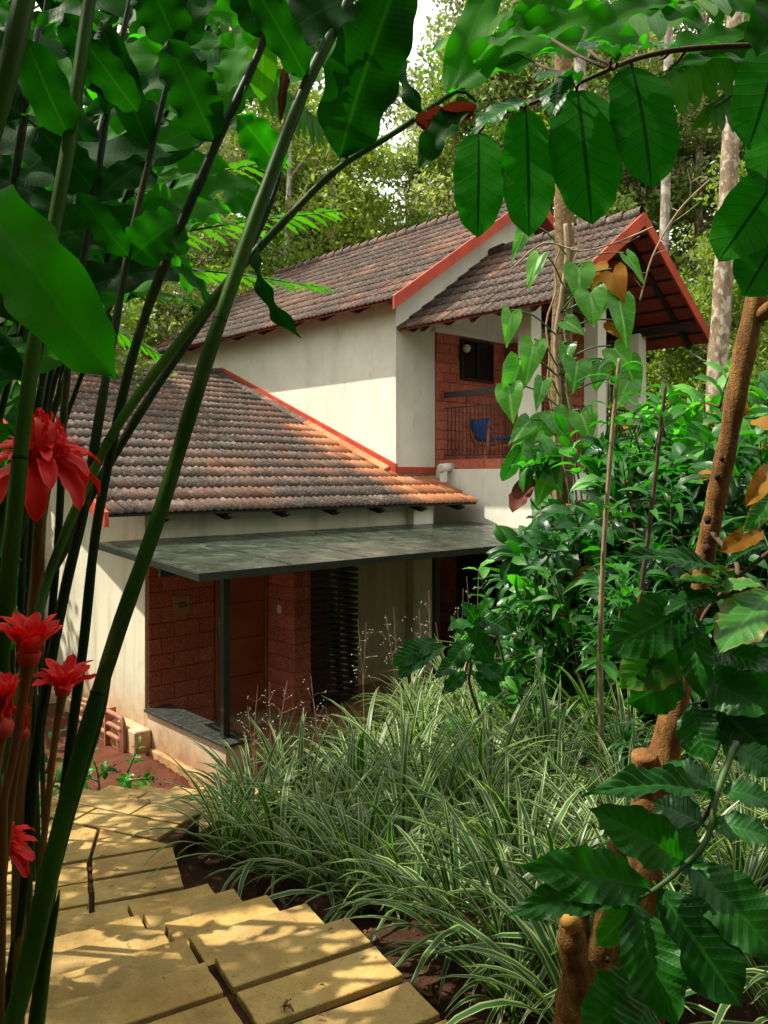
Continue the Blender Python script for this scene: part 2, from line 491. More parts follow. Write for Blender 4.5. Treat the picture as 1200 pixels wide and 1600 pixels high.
# ---- laterite walls, block by block
def block_mesh(L, h, t, seed):
    rr = random.Random(seed)
    g = .0035
    m = MB()
    x0, x1, z0, z1 = g, L-g, g, h-g
    j = lambda: rr.uniform(-.004, .004)
    c = .008
    # front face at y=0, body to y=t, chamfered front edge
    vs = [(x0+c+j(),0,z0+c+j()),(x1-c+j(),0,z0+c+j()),(x1-c+j(),0,z1-c+j()),(x0+c+j(),0,z1-c+j()),
          (x0,c,z0),(x1,c,z0),(x1,c,z1),(x0,c,z1),
          (x0,t,z0),(x1,t,z0),(x1,t,z1),(x0,t,z1)]
    fs = [(0,1,2,3),(0,4,5,1),(1,5,6,2),(2,6,7,3),(3,7,4,0),(4,8,9,5),(5,9,10,6),(6,10,11,7),(7,11,8,4)]
    m.add(vs, fs); return m.mesh('laterite_block', M['laterite'])
_blk = {}
def blocks(parent, axis, c0, c1, fixed, z0, z1, L=.39, h=.205, proud=.03, skip=None):
    """axis 'u': face looks along -v at b=fixed, runs a=c0..c1; axis 'v': face looks along -u at a=fixed, runs b=c1..c0"""
    nrow = max(1, round((z1-z0)/h)); hh = (z1-z0)/nrow
    for r in range(nrow):
        x = c0; first = True
        while x < c1-.02:
            l = L*(.5 if (first and r % 2) else 1); first = False
            l = min(l, c1-x)
            if c1-(x+l) < .08: l = c1-x
            zc = z0+r*hh
            if not (skip and skip(x+l/2, zc+hh/2)):
                key = (round(l, 2), round(hh, 3), rnd.randrange(3))
                if key not in _blk: _blk[key] = block_mesh(l, hh, .05, hash(key) % 999)
                o = link('laterite_block', _blk[key], parent)
                pr = proud + rnd.uniform(-.004, .004)
                if axis == 'u':
                    o.location = hloc(x, fixed-pr, zc)
                else:
                    o.location = hloc(fixed-pr, x+l, zc); o.rotation_euler = (0,0,-math.pi/2)
            x += l

m = MB(); m.box(5.13,6.17,LB-.012,LB+.05,-3.49,-.93)
lw = hpart('laterite_wall', m, M['laterite_mortar'])
blocks(lw, 'u', 5.13, 6.16, LB-.012, -3.49, -.93)
# pillar beside the door (reveal face, end face)
m = MB(); m.box(7.075,7.385,9.45,LB-.004,-3.49,-.98)
lp = hpart('laterite_pillar', m, M['laterite_mortar'])
blocks(lp, 'v', 9.45, LB-.01, 7.075, -3.49, -.98, proud=.012)
blocks(lp, 'u', 7.066, 7.385, 9.45, -3.49, -.98, L=.32, proud=.012)
m = MB(); m.box(7.39,8.30,LB-.02,LB+.05,-3.49,-.93)
lw2 = hpart('laterite_wall', m, M['laterite_mortar'])
blocks(lw2, 'u', 7.39, 8.30, LB-.02, -3.49, -.93)
# far pillar at the back corner of the low wing
m = MB(); m.box(4.88,5.07,13.72,14.1,-3.75,.4)
lp2 = hpart('laterite_pillar', m, M['laterite_mortar'])
blocks(lp2, 'u', 4.88, 5.07, 13.72, -3.75, .4, L=.2, proud=.012)
blocks(lp2, 'v', 13.72, 14.1, 4.88, -3.75, .4, proud=.012)
# laterite under the glass roof on the right + door opening
m = MB(); m.box(11.64,11.70,8.70,10.97,-3.49,-.95)
lw3 = hpart('laterite_wall', m, M['laterite_mortar'])
blocks(lw3, 'v', 10.35, 10.97, 11.64, -3.49, -.95, proud=.02)
blocks(lw3, 'v', 8.70, 9.10, 11.64, -3.49, -.95, proud=.02)
m = MB(); m.box(11.615,11.645,9.12,10.33,-3.49,-.98); dk = hpart('louvre_door', m, M['dark_glass'])
for k in range(26):
    s_ = MB(); z = -3.42+k*.093; s_.box(11.585,11.625,9.14,10.31,z,z+.045); hpart('slat', s_, M['black_metal'], dk)
# balcony back wall and side wall
m = MB(); m.box(11.70,13.86,B_G-.03,B_G+.02,.155,2.86)
lw4 = hpart('laterite_wall', m, M['laterite_mortar'])
blocks(lw4, 'u', 11.70, 13.86, B_G-.03, .155, 2.86, L=.39, h=.2, proud=.02)
m = MB(); m.box(13.86,14.06,8.95,B_G-.04,.155,2.86)
lw5 = hpart('laterite_wall', m, M['laterite_mortar'])
blocks(lw5, 'v', 8.95, B_G-.06, 13.86, .155, 2.86, proud=.014)
m = MB(); m.box(11.62,13.95,B_G-.11,B_G-.004,2.862,2.95); m.box(13.78,13.90,8.9,B_G-.115,2.862,2.95)
hpart('cornice', m, M['plaster_upper'])
m = MB(); m.box(13.82,14.12,8.62,8.93,.155,3.3); hpart('pilaster', m, M['plaster_upper'])
# window and lamp on the balcony wall
m = MB(); m.box(12.42,13.36,B_G-.085,B_G-.052,2.02,2.78); wd = hpart('window', m, M['dark_glass'])
m = MB()
for a0, a1, z0, z1 in ((12.38,12.42,1.98,2.82),(13.36,13.40,1.98,2.82),(12.42,13.36,2.78,2.82),(12.42,13.36,1.98,2.02),(12.87,12.91,2.02,2.78)):
    m.box(a0,a1,B_G-.12,B_G-.055,z0,z1)
hpart('window_frame', m, M['dark_wood'], wd)
def sphere_mb(c, r, n=12, sz=1):
    m = MB(); vs = []; fs = []
    for i in range(n//2+1):
        th = math.pi*i/(n//2)
        for k in range(n):
            a = 2*math.pi*k/n
            vs.append((c[0]+r*math.sin(th)*math.cos(a), c[1]+r*math.sin(th)*math.sin(a), c[2]+r*sz*math.cos(th)))
    for i in range(n//2):
        for k in range(n): fs.append((i*n+k, i*n+n+k, i*n+n+(k+1)%n, i*n+(k+1)%n))
    m.add(vs, fs); return m
wl = hempty('wall_lamp')
hpart('lamp_globe', sphere_mb((12.40,B_G-.22,2.60),.085), M['lamp_glass'], wl, True)
m = MB(); m.tube([(12.40,B_G-.05,2.45),(12.40,B_G-.22,2.45),(12.40,B_G-.22,2.52)],.014,6); m.box(12.35,12.45,B_G-.07,B_G-.05,2.38,2.52); hpart('bracket', m, M['black_metal'], wl)

# ---- balcony columns, slab edge, railing
for a, b in ((11.70,8.64),(15.42,8.64)):
    m = MB(); m.box(a,a+.30,b,b+.30,.152,3.35 if a < 12 else 3.0); hpart('column', m, M['plaster_upper'], b=.006)
m = MB(); m.box(11.76,12.0,8.96,B_G-.05,.152,.34); cb = hpart('laterite_kerb', m, M['laterite_mortar'])
blocks(cb, 'v', 8.96, B_G-.05, 11.76, .152, .34, proud=.012)
rail = hempty('railing'); ra = 11.86
m = MB(); m.bar((ra,8.95,1.62),(ra,B_G-.12,1.62),.06,.11); hpart('handrail', m, M['black_metal'], rail)
m = MB(); m.bar((ra,8.95,1.36),(ra,B_G-.12,1.36),.025,.025); m.bar((ra,8.95,.42),(ra,B_G-.12,.42),.025,.025)
for b in (9.4, 10.3): m.bar((ra,b,1.36),(ra,b,1.6),.02,.02); m.bar((ra,b,.33),(ra,b,.42),.02,.02)
hpart('rail_bar', m, M['black_metal'], rail)
nb = 19
for i in range(nb):
    b = 9.02+i*(B_G-.2-9.02)/(nb-1)
    m = MB(); m.bar((ra,b,.42),(ra,b,1.36),.014,.014,(1,0,0)); hpart('baluster', m, M['black_metal'], rail)
m = MB(); m.bar((12.02,8.72,1.36),(15.4,8.72,1.36),.025,.025); m.bar((12.02,8.72,.32),(15.4,8.72,.32),.025,.025); hpart('rail_bar', m, M['black_metal'], rail)
for i in range(30):
    a = 12.06+i*.114
    m = MB(); m.bar((a,8.72,.32),(a,8.72,1.36),.014,.014,(1,0,0)); hpart('baluster', m, M['black_metal'], rail)

# ---- door
door = hempty('door')
pz = [-3.47, -2.93, -2.38, -1.85, -1.42, -.98]
for i in range(5):
    m = MB(); m.box(6.235, 7.02, LB-.035-.004*(i % 2), LB+.02, pz[i]+.004, pz[i+1]-.004); hpart('door_panel', m, M['door'], door, b=.004)
m = MB(); m.box(6.17,6.23,LB-.075,LB-.004,-3.49,-.96); m.box(7.025,7.07,LB-.075,LB-.004,-3.49,-.96); hpart('door_frame', m, M['door_frame'], door, b=.004)
m = MB(); m.box(6.185,6.225,LB-.10,LB-.077,-2.32,-2.02); m.box(6.19,6.22,LB-.14,LB-.10,-2.22,-2.19); m.tube([(6.205,LB-.135,-2.205),(6.32,LB-.135,-2.205)],.012,6)
hpart('handle', m, M['steel'], door)
m = MB(); m.box(7.040,7.060,9.73,9.81,-2.02,-1.90); hpart('light_switch', m, M['white_paint'])

# ---- louvre screen around the nook (woven corner of slats)
scr = hempty('slat_screen')
ns = 26
for i in range(ns):
    z = -3.42+i*.093
    m = MB(); m.box(7.40,8.33,9.46,9.485,z,z+.052); hpart('slat', m, M['black_metal'], scr)
    m = MB(); m.box(8.305,8.33,9.49,LB-.01,z,z+.052); hpart('slat', m, M['black_metal'], scr)
m = MB(); m.box(7.96,7.985,9.487,9.51,-3.49,-1.0); hpart('screen_post', m, M['black_metal'], scr)

# ---- porch floor, plinth, granite ledge
m = MB(); m.box(5.3,11.63,8.0,LB-.004,-3.9,-3.52); hpart('porch_base', m, M['plaster'])
pf = hempty('porch_floor')
for i in range(11):
    for j in range(4):
        a0 = 5.42+i*.565; b0 = 8.02+j*.53
        m = MB(); m.box(a0+.004, min(a0+.561, 11.62), b0+.004, min(b0+.526, LB-.03), -3.518, -3.496+rnd.uniform(0,.002)); hpart('floor_tile', m, M['floor_tile'], pf)
m = MB(); m.box(5.1,5.41,8.12,LB-.005,-3.80,-3.16); hpart('plinth_wall', m, M['plaster'], b=.008)
m = MB(); m.box(5.04,5.11,8.10,9.92,-3.82,-3.60); m.box(4.86,5.095,9.95,14.6,-3.82,-3.36); hpart('plinth_kerb', m, M['plaster'], b=.015)
for k in range(4):
    b0 = 8.08+k*.508
    m = MB(); m.box(5.06,5.45,b0,b0+.503,-3.158,-3.118); hpart('granite_slab', m, M['granite'], b=.004)

# ---- glass roof over the porch
gc = hempty('glass_roof')
GA0, GA1, GB0, GB1 = 4.35, 11.62, 7.43, 10.06; GZ0, GZ1 = -1.015, -.835
def gz(b): return GZ0+(GZ1-GZ0)*(b-GB0)/(GB1-GB0)
na = 6
for i in range(na):
    for j in range(2):
        a0 = GA0+.03+i*(GA1-GA0-.06)/na; a1 = GA0+.03+(i+1)*(GA1-GA0-.06)/na
        b0 = GB0+.03+j*(GB1-GB0-.04)/2; b1 = GB0+.03+(j+1)*(GB1-GB0-.04)/2
        m = MB()
        p = [(a0+.015,b0+.015,gz(b0)),(a1-.015,b0+.015,gz(b0)),(a1-.015,b1-.015,gz(b1)),(a0+.015,b1-.015,gz(b1))]
        m.prism(p, (0,0,-.014)); hpart('glass_panel', m, M['glass_top'], gc)
def gbar(a0,b0,a1,b1,w,h,dz):
    m = MB(); m.bar((a0,b0,gz(b0)+dz),(a1,b1,gz(b1)+dz),w,h); return hpart('steel_bar', m, M['black_metal'], gc)
gbar(GA0-.02,GB0,GA1,GB0,.035,.085,-.032); gbar(GA0,GB0+.02,GA0,GB1,.035,.075,-.034)
gbar(GA0,GB1,GA1,GB1,.04,.07,-.05)
for i in range(1, na): a = GA0+.03+i*(GA1-GA0-.06)/na; gbar(a,GB0+.03,a,GB1-.03,.045,.055,-.045)
gbar(GA0+.03,8.37,GA1,8.37,.06,.10,-.125)
gbar(GA0+.03,(GB0+GB1)/2,GA1,(GB0+GB1)/2,.04,.05,-.045)
for a, zb in ((5.24,-3.117),(8.94,-3.52)):
    m = MB(); m.box(a-.045,a+.045,8.325,8.415,zb,gz(8.37)-.176); hpart('post', m, M['black_metal'], b=.004)
    m = MB(); m.box(a-.08,a+.08,8.29,8.45,zb,zb+.012); hpart('post_base', m, M['black_metal'])

# ---- roofs
def tile_mesh(w, l, seed, tints=True):
    rr = random.Random(seed); n = 10
    m = MB(); vs = []; fs = []
    for i in range(n+1):
        x = w*i/n
        hgt = .0125*math.cos(2*math.pi*2*i/n) + (.008 if i in (0, n) else 0)
        vs += [(x, 0, .040+hgt+rr.uniform(-.002,.002)), (x, l*1.08, .012+hgt), (x, .004, .014+hgt*.6)]
    for i in range(n):
        a = i*3; b = a+3
        fs += [(a, b, b+1, a+1), (a, a+2, b+2, b)]
    m.add(vs, fs)
    return m
def finish_tint(me, vals):
    at = me.attributes.new('tint', 'FLOAT', 'POINT'); at.data.foreach_set('value', vals)
TW, TL = .242, .425
_tm = []
for s in range(6):
    mb = tile_mesh(TW, TL, s); me = mb.mesh('roof_tile', M['tile']); me.polygons.foreach_set('use_smooth', [True]*len(me.polygons))
    finish_tint(me, [s/6.0]*len(me.vertices)); _tm.append((me, mb))

def tile_plane(parent, o, e1, e2, W, L, n_obj, pick, skip=None):
    """o eave corner, e1 along the eave, e2 up the slope (unit, in a,b,z); tiles for which pick() is true are objects, the rest one mesh"""
    e1 = Vector(e1); e2 = Vector(e2).normalized(); n = e1.cross(e2).normalized()
    if n.z < 0: n = -n
    nr = max(1, round(L/TL)); tl = L/nr; nc = max(1, round(W/TW)); tw = W/nc
    big = MB(); tints = []; cnt = 0
    flip = e1.cross(e2).z < 0
    for r in range(nr):
        for c in range(nc):
            p = Vector(o)+e1*(c*tw+(tw/2 if False else 0))+e2*(r*tl)
            if skip and skip(p): continue
            k = rnd.randrange(6)
            dz = rnd.uniform(-.004,.005); tw_ = rnd.uniform(-.006,.006)
            M3 = Matrix((( e1.x*tw/TW, e2.x*tl/TL, n.x), (e1.y*tw/TW, e2.y*tl/TL, n.y), (e1.z*tw/TW, e2.z*tl/TL, n.z)))
            if cnt < n_obj and pick(r, c, p):
                ob = link('roof_tile', _tm[k][0], parent)
                mt = M3.to_4x4(); mt.translation = Vector((p.x-_o[0], p.y-_o[1], p.z-_o[2]))+n*dz
                ob.matrix_basis = mt
                ob.rotation_euler.z += tw_
                cnt += 1
            else:
                src = _tm[k][1]
                base = Vector(p)+n*dz
                vv = [base + M3 @ Vector(v) for v in src.v]
                big.add(vv, src.f); tints += [rnd.random()]*len(vv)
    if big.v:
        me = big.mesh('roof_tile', M['tile'], True, off=_o); finish_tint(me, tints)
        ob = link('roof_tile', me, parent); ob['kind'] = 'stuff'
    return cnt

cl = math.sqrt(1+SL_LOW**2)
# low roof deck
lowroof = hempty('low_roof')
m = MB(); RA0, RA1 = 4.36, 11.50
m.prism([(RA0,9.74,zlow(9.74)-.05),(RA0,17.1,zlow(17.1)-.05),(RA0,17.1,zlow(17.1)-.005),(RA0,9.74,zlow(9.74)-.005)], (A_W-.004-RA0,0,0))
m.prism([(A_W,9.74,zlow(9.74)-.05),(A_W,B_G-.004,zlow(B_G)-.05),(A_W,B_G-.004,zlow(B_G)-.005),(A_W,9.74,zlow(9.74)-.005)], (RA1-A_W,0,0))
hpart('roof_deck', m, M['dark_wood'], lowroof)
Llow = (17.1-9.70)*cl
def skip_low(p): return p.x > A_W-.14 and p.y > B_G-.30
n1 = tile_plane(lowroof, (RA0,9.70,zlow(9.70)), (1,0,0), (0,1/cl,SL_LOW/cl), RA1-RA0, Llow, 190, lambda r, c, p: r < 9 and p.x > 4.4, skip_low)
# ridge tiles
for i in range(18):
    a = 4.36+i*.348
    m = MB(); m.tube([(a,17.1,zlow(17.1)+.02),(a+.36,17.1,zlow(17.1)+.05)],[.12,.135],10,False); hpart('ridge_tile', m, M['tile'], lowroof, True)
m = MB(); m.prism([(RA0,17.1,zlow(17.1)-.05),(RA0,21.5,zlow(17.1)-1.7),(RA0,21.5,zlow(17.1)-1.65),(RA0,17.1,zlow(17.1)-.005)], (A_W-RA0-.004,0,0)); hpart('roof_deck', m, M['tile'], lowroof)
# flashing beside the upper wall, rake board, rafter ends
fl = lambda b, d: zlow(b)+d
m = MB(); m.prism([(A_W-.06,B_G-.05,fl(B_G,.03)),(A_W-.06,17.05,fl(17.05,.03)),(A_W-.06,17.05,fl(17.05,.20)),(A_W-.06,B_G-.05,fl(B_G,.20))], (.057,0,0))
m.box(A_W-.0,11.66,B_G-.06,B_G-.005,fl(B_G,.03),fl(B_G,.15))
hpart('flashing', m, M['red_paint'])
for i in range(13):                                   # mortar bedded edge beside the flashing
    b = 11.1+i*.47
    m = MB(); m.prism([(A_W-.20,b,fl(b,.065)),(A_W-.20,b+.46,fl(b+.46,.065)),(A_W-.061,b+.46,fl(b+.46,.12)),(A_W-.061,b,fl(b,.12))],(0,0,-.05)); hpart('edge_tile', m, M['tile'], lowroof)
m = MB(); m.prism([(RA0-.06,9.62,zlow(9.62)-.12),(RA0-.06,17.1,zlow(17.1)-.12),(RA0-.06,17.1,zlow(17.1)+.07),(RA0-.06,9.62,zlow(9.62)+.07)], (.057,0,0))
hpart('rake_board', m, M['red_paint'])
for i in range(7):
    a = 5.15+i*.98
    m = MB(); m.prism([(a,9.66,zlow(9.66)-.06),(a,LB-.005,zlow(LB)-.06),(a,LB-.005,zlow(LB)-.22),(a,9.80,zlow(9.80)-.17)],(.075,0,0)); hpart('rafter_end', m, M['dark_wood'], lowroof)

# upper roof
uproof = hempty('upper_roof'); cu = math.sqrt(1+SL_UP**2)
Lup = (RIDGE_UP_A-EAVE_UP_A)*cu
def zup(a): return EAVE_UP_Z+SL_UP*(a-EAVE_UP_A)
m = MB(); m.prism([(EAVE_UP_A+.04,UP_B0,zup(EAVE_UP_A+.04)-.05),(RIDGE_UP_A,UP_B0,RIDGE_UP_Z-.05),(RIDGE_UP_A,UP_B0,RIDGE_UP_Z-.005),(EAVE_UP_A+.04,UP_B0,zup(EAVE_UP_A+.04)-.005)],(0,UP_B1-UP_B0,0))
m.prism([(2*RIDGE_UP_A-EAVE_UP_A,UP_B0,EAVE_UP_Z-.05),(RIDGE_UP_A+.004,UP_B0,RIDGE_UP_Z-.05),(RIDGE_UP_A+.004,UP_B0,RIDGE_UP_Z-.005),(2*RIDGE_UP_A-EAVE_UP_A,UP_B0,EAVE_UP_Z-.005)],(0,UP_B1-UP_B0,0))
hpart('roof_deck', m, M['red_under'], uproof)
n2 = tile_plane(uproof, (EAVE_UP_A,UP_B0,EAVE_UP_Z), (0,1,0), (1/cu,0,SL_UP/cu), UP_B1-UP_B0, Lup, 60, lambda r, c, p: p.y < 13.2 and r < 6)
for i in range(27):
    b = UP_B0+i*.352
    m = MB(); m.tube([(RIDGE_UP_A,b+.36,RIDGE_UP_Z+.02),(RIDGE_UP_A,b,RIDGE_UP_Z+.05)],[.12,.135],10,False); hpart('ridge_tile', m, M['tile'], uproof, True)
def rake(a0, z0, a1, z1, b, th=.04, h0=-.17, h1=.07, mat='red_paint', parent=None):
    m = MB(); m.prism([(a0,b,z0+h0),(a1,b,z1+h0),(a1,b,z1+h1),(a0,b,z0+h1)],(0,th,0)); return hpart('rake_board', m, M[mat], parent)
rake(EAVE_UP_A-.02,EAVE_UP_Z-.01,RIDGE_UP_A,RIDGE_UP_Z,UP_B0-.045)
rake(RIDGE_UP_A+.003,RIDGE_UP_Z,2*RIDGE_UP_A-EAVE_UP_A,EAVE_UP_Z,UP_B0-.045)
rake(EAVE_UP_A-.02,EAVE_UP_Z-.01,RIDGE_UP_A,RIDGE_UP_Z,UP_B1+.005)
for i in range(9):
    b = 10.62+i*1.05
    m = MB(); m.prism([(EAVE_UP_A+.05,b,zup(EAVE_UP_A+.05)-.055),(A_W-.004,b,zup(A_W)-.055),(A_W-.004,b,zup(A_W)-.24),(EAVE_UP_A+.22,b,zup(EAVE_UP_A+.22)-.20)],(0,.09,0)); hpart('rafter_end', m, M['dark_wood'], uproof)

# porch (balcony) roof
pr = hempty('balcony_roof'); sp = (P_ZR-P_Z0)/(P_AR-P_A0); cp = math.sqrt(1+sp*sp); Lp = (P_AR-P_A0)*cp
def zp(a): return P_Z0+sp*(a-P_A0)
m = MB(); m.prism([(P_A0+.04,P_B0,zp(P_A0+.04)-.045),(P_AR,P_B0,P_ZR-.045),(P_AR,P_B0,P_ZR-.005),(P_A0+.04,P_B0,zp(P_A0+.04)-.005)],(0,P_B1-P_B0,0))
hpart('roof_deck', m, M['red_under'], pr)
# right slope: red boards with dark gaps seen from below
m = MB(); m.prism([(P_A1,P_B0,P_Z0-.02),(P_AR+.004,P_B0,P_ZR-.02),(P_AR+.004,P_B0,P_ZR-.003),(P_A1,P_B0,P_Z0-.003)],(0,P_B1-P_B0,0)); hpart('roof_deck', m, M['dark_wood'], pr)
for k in range(9):
    s0 = k/9+.008; s1 = (k+1)/9-.022
    f = lambda s: (P_A1+(P_AR-P_A1)*s, P_Z0+(P_ZR-P_Z0)*s)
    (a0, z0), (a1, z1) = f(s0), f(s1)
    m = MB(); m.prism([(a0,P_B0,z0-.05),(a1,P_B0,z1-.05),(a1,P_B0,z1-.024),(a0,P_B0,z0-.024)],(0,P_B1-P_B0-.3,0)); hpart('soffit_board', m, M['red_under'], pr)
for b in (7.9, 9.2, 10.4):
    m = MB(); m.bar((P_A1-.05,b,P_Z0-.07),(P_AR+.03,b,P_ZR-.12),.07,.10); m.bar((P_A0+.07,b,P_Z0-.05),(P_AR-.03,b,P_ZR-.13),.07,.10); hpart('rafter', m, M['dark_wood'], pr)
m = MB(); m.bar((15.57,P_B0+.1,3.02),(15.57,P_B1-.1,3.02),.1,.14); m.bar((11.85,P_B0+.35,3.42),(11.85,P_B1-.1,3.42),.1,.14); m.bar((P_AR,P_B0+.1,P_ZR-.22),(P_AR,P_B1-.1,P_ZR-.22),.09,.16)
m.bar((11.8,8.79,3.3),(15.7,8.79,3.06),.1,.12)
hpart('beam', m, M['dark_wood'], pr)
n3 = tile_plane(pr, (P_A0,P_B0,P_Z0), (0,1,0), (1/cp,0,sp/cp), P_B1-P_B0, Lp, 110, lambda r, c, p: r < 7)
tile_plane(pr, (P_A1,P_B0,P_Z0), (0,1,0), (-1/cp,0,sp/cp), P_B1-P_B0, Lp, 0, lambda r, c, p: False)
for i in range(10):
    b = P_B0+i*.352
    m = MB(); m.tube([(P_AR,b+.36,P_ZR+.02),(P_AR,b,P_ZR+.05)],[.11,.125],10,False); hpart('ridge_tile', m, M['tile'], pr, True)
rake(P_A0-.02,P_Z0-.01,P_AR,P_ZR,P_B0-.045,.04,-.19,.06,parent=pr)
rake(P_AR+.003,P_ZR,P_A1+.02,P_Z0-.01,P_B0-.045,.04,-.19,.06,parent=pr)
for b in (8.6, 9.8, 10.7):
    m = MB(); m.prism([(P_A0+.05,b,zp(P_A0+.05)-.05),(P_A0+.6,b,zp(P_A0+.6)-.05),(P_A0+.6,b,zp(P_A0+.6)-.2),(P_A0+.2,b,zp(P_A0+.2)-.18)],(0,.08,0)); hpart('rafter_end', m, M['dark_wood'], pr)

# ---- spotlight beside the wall, number plate, mat, pipes
sp_ = empty('spotlight', H(11.45,10.55,zlow(10.55)), HANG)
tag(sp_, 'white tubular spotlight on a stub at the upper end of the orange tiles', 'spotlight')
m = MB(); m.tube([(-.05,0,.30),(.30,.02,.33)],.085,14); link('lamp_body', m.mesh('lamp_body', M['white_paint'], True), sp_)
m = MB(); m.tube([(-.058,0,.30),(-.05,0,.30)],.07,14); link('lens', m.mesh('lens', M['lamp_glass']), sp_)
m = MB(); m.box(-.02,.08,-.05,.05,.03,.24); link('bracket', m.mesh('bracket', M['white_paint']), sp_)

npl = empty('number_plate', H(5.62,LB-.046,-1.93), HANG)
tag(npl, 'small brass-coloured plate numbered 105 on the red laterite wall', 'number plate')
m = MB(); m.box(-.12,.12,-.014,0,0,.27); bev(link('plate', m.mesh('plate', M['brass']), npl), .003)
def seg_digit(ch, x, z, w, h, t, y0=-.020):
    S = {'1': 'bc', '0': 'abcdef', '5': 'afgcd'}[ch]; m = MB()
    seg = {'a': (x,x+w,z+h-t,z+h), 'd': (x,x+w,z,z+t), 'g': (x,x+w,z+h/2-t/2,z+h/2+t/2), 'f': (x,x+t,z+h/2,z+h), 'e': (x,x+t,z,z+h/2), 'b': (x+w-t,x+w,z+h/2,z+h), 'c': (x+w-t,x+w,z,z+h/2)}
    for i, q in enumerate(S):
        x0,x1,z0,z1 = seg[q]; m.box(x0,x1,y0-.0004*i,-.0145,z0,z1)
    return m
for ch, x in (('1',-.085),('0',-.025),('5',.035)):
    link('digit', seg_digit(ch, x, .115, .045, .075, .012).mesh('digit', M['ink']), npl)
for x in (-.08, .06):
    m = MB(); m.tube([(x+.01,-.018,.235),(x+.01,-.0145,.235)],.007,8); link('screw', m.mesh('screw', M['ink']), npl)

dm = MB(); dm.box(0,.86,0,.5,0,.014); mato = link('door_mat', dm.mesh('door_mat', M['mat'])); mato.location = H(6.22,9.50,-3.494); mato.rotation_euler = (0,0,HANG)
tag(mato, 'flat tan door mat lying on the terracotta porch in front of the door', 'door mat')

pp = empty('drain_pipe', H(4.95,10.2,-3.75), HANG)
tag(pp, 'rusty bent drain pipes along the foot of the cream side wall', 'pipe')
for k, (zz, bb) in enumerate(((.52,.0),(.36,.06),(.22,.12))):
    m = MB(); m.tube(smooth_pts([(-.12,1.6-bb,zz),(-.12,.25,zz),(-.12,.05+bb,zz-.04),(-.12,0+bb,zz-.2),(-.12,bb,0)],4),.035,8); link('pipe', m.mesh('pipe', M['floor_tile'], True), pp)
for bb in (.5, 1.1):
    m = MB(); m.box(-.16,.0,bb,bb+.03,0,.56); link('pipe_bracket', m.mesh('pipe_bracket', M['floor_tile']), pp)

# ---- balcony chair
ch = empty('balcony_chair', H(12.40,10.28,.155), HANG)
tag(ch, 'wooden folding chair with a glossy blue sling seat behind the balcony railing', 'chair')
W2 = .27
for sy in (-W2, W2):
    m = MB(); m.bar((-.36,sy,0),(-.16,sy,.95),.035,.05,(0,1,0)); link('leg', m.mesh('leg', M['teak']), ch)
    m = MB(); m.bar((-.26,sy,.86),(.06,sy*.99,.42),.03,.045,(0,1,0)); link('back_rail', m.mesh('back_rail', M['teak']), ch)
    m = MB(); m.bar((-.28,sy*1.03,.40),(.52,sy*1.03,.50),.035,.055,(0,1,0)); link('seat_rail', m.mesh('seat_rail', M['teak']), ch)
    m = MB(); m.bar((.50,sy,0),(.48,sy,.50),.04,.05,(0,1,0)); link('leg', m.mesh('leg', M['teak']), ch)
m = MB()
prof = smooth_pts([(-.20,1.02),(-.14,.86),(-.02,.64),(.10,.56),(.28,.60),(.46,.66),(.50,.60)], 4)
n = len(prof); vs = []; fs = []
for i, (x, z) in enumerate(prof):
    for k, y in enumerate((-.26,-.13,0,.13,.26)):
        vs.append((x, y, z-.03*(1-(y/.26)**2)))
for i in range(n-1):
    for k in range(4): fs.append((i*5+k, i*5+k+1, i*5+k+6, i*5+k+5))
m.add(vs, fs); so_ = link('sling_seat', m.mesh('sling_seat', M['blue_plastic'], True), ch)
md = so_.modifiers.new('thick', 'SOLIDIFY'); md.thickness = .012
m = MB(); m.bar((-.20,-.28,1.0),(-.20,.28,1.0),.035,.035); link('crossbar', m.mesh('crossbar', M['teak']), ch)
m = MB(); m.bar((.50,-.28,.49),(.50,.28,.49),.035,.035); link('crossbar', m.mesh('crossbar', M['teak']), ch)
# ================================================================== GROUND AND PATH
HX = lambda X, Y: (X*U.x+Y*U.y, X*V.x+Y*V.y)
CP = [(0,0,-1.72),(1.2,1,-1.66),(3,1,-1.5),(-2,1,-1.75),(-4,2,-1.7),(.45,2.2,-1.70),(1.2,3,-1.75),(3,3,-1.6),(.2,3.2,-1.85),(-.3,4,-2.2),(-.8,4.8,-2.46),(-2.3,3,-2.05),
      (-2.8,4.4,-2.6),(-4.5,4.5,-2.6),(-3.2,6,-3.0),(-3.6,7.5,-3.5),(-1.0,6.4,-2.66),(-1.0,5.75,-2.5),(-.2,5.4,-2.5),(.6,4.8,-2.15),(1.6,5.5,-2.1),(-2.5,9.2,-3.74),(-4.3,10.5,-3.76),(-3.3,8.4,-3.7),(-6.5,9,-3.7),
      (-1.2,8,-3.2),(.3,8,-2.6),(.6,8.6,-2.55),(1.3,8,-2.4),(2.5,7,-2.2),(4,8,-2.2),(2.5,10,-2.7),(4.5,10,-2.6),(-.6,9.4,-3.42),(.8,10.2,-3.3),(1.9,11.2,-3.3),(-1.9,10,-3.74),(-8,14,-3.8),(-12,8,-3.6),
      (7,12,-2.6),(6,16,-3.2),(10,14,-2.2),(9,20,-3),(12,8,-1.6),(14,24,-2.5),(0,24,-3.6),(-10,22,-3.8),(-20,20,-3.6),(6,3,-1.2),(20,5,-1),(-12,-5,-2),(12,-8,-1.5),(0,-10,-1.8),
      (-.95,5.05,-2.42),(-.9,5.3,-2.45),(-5,6.5,-3.3),(-1.5,7.2,-3.1),(-2.2,8.2,-3.5),(-.95,5.5,-2.56),(-.75,6.0,-2.68)]
CPa = np.array(CP)
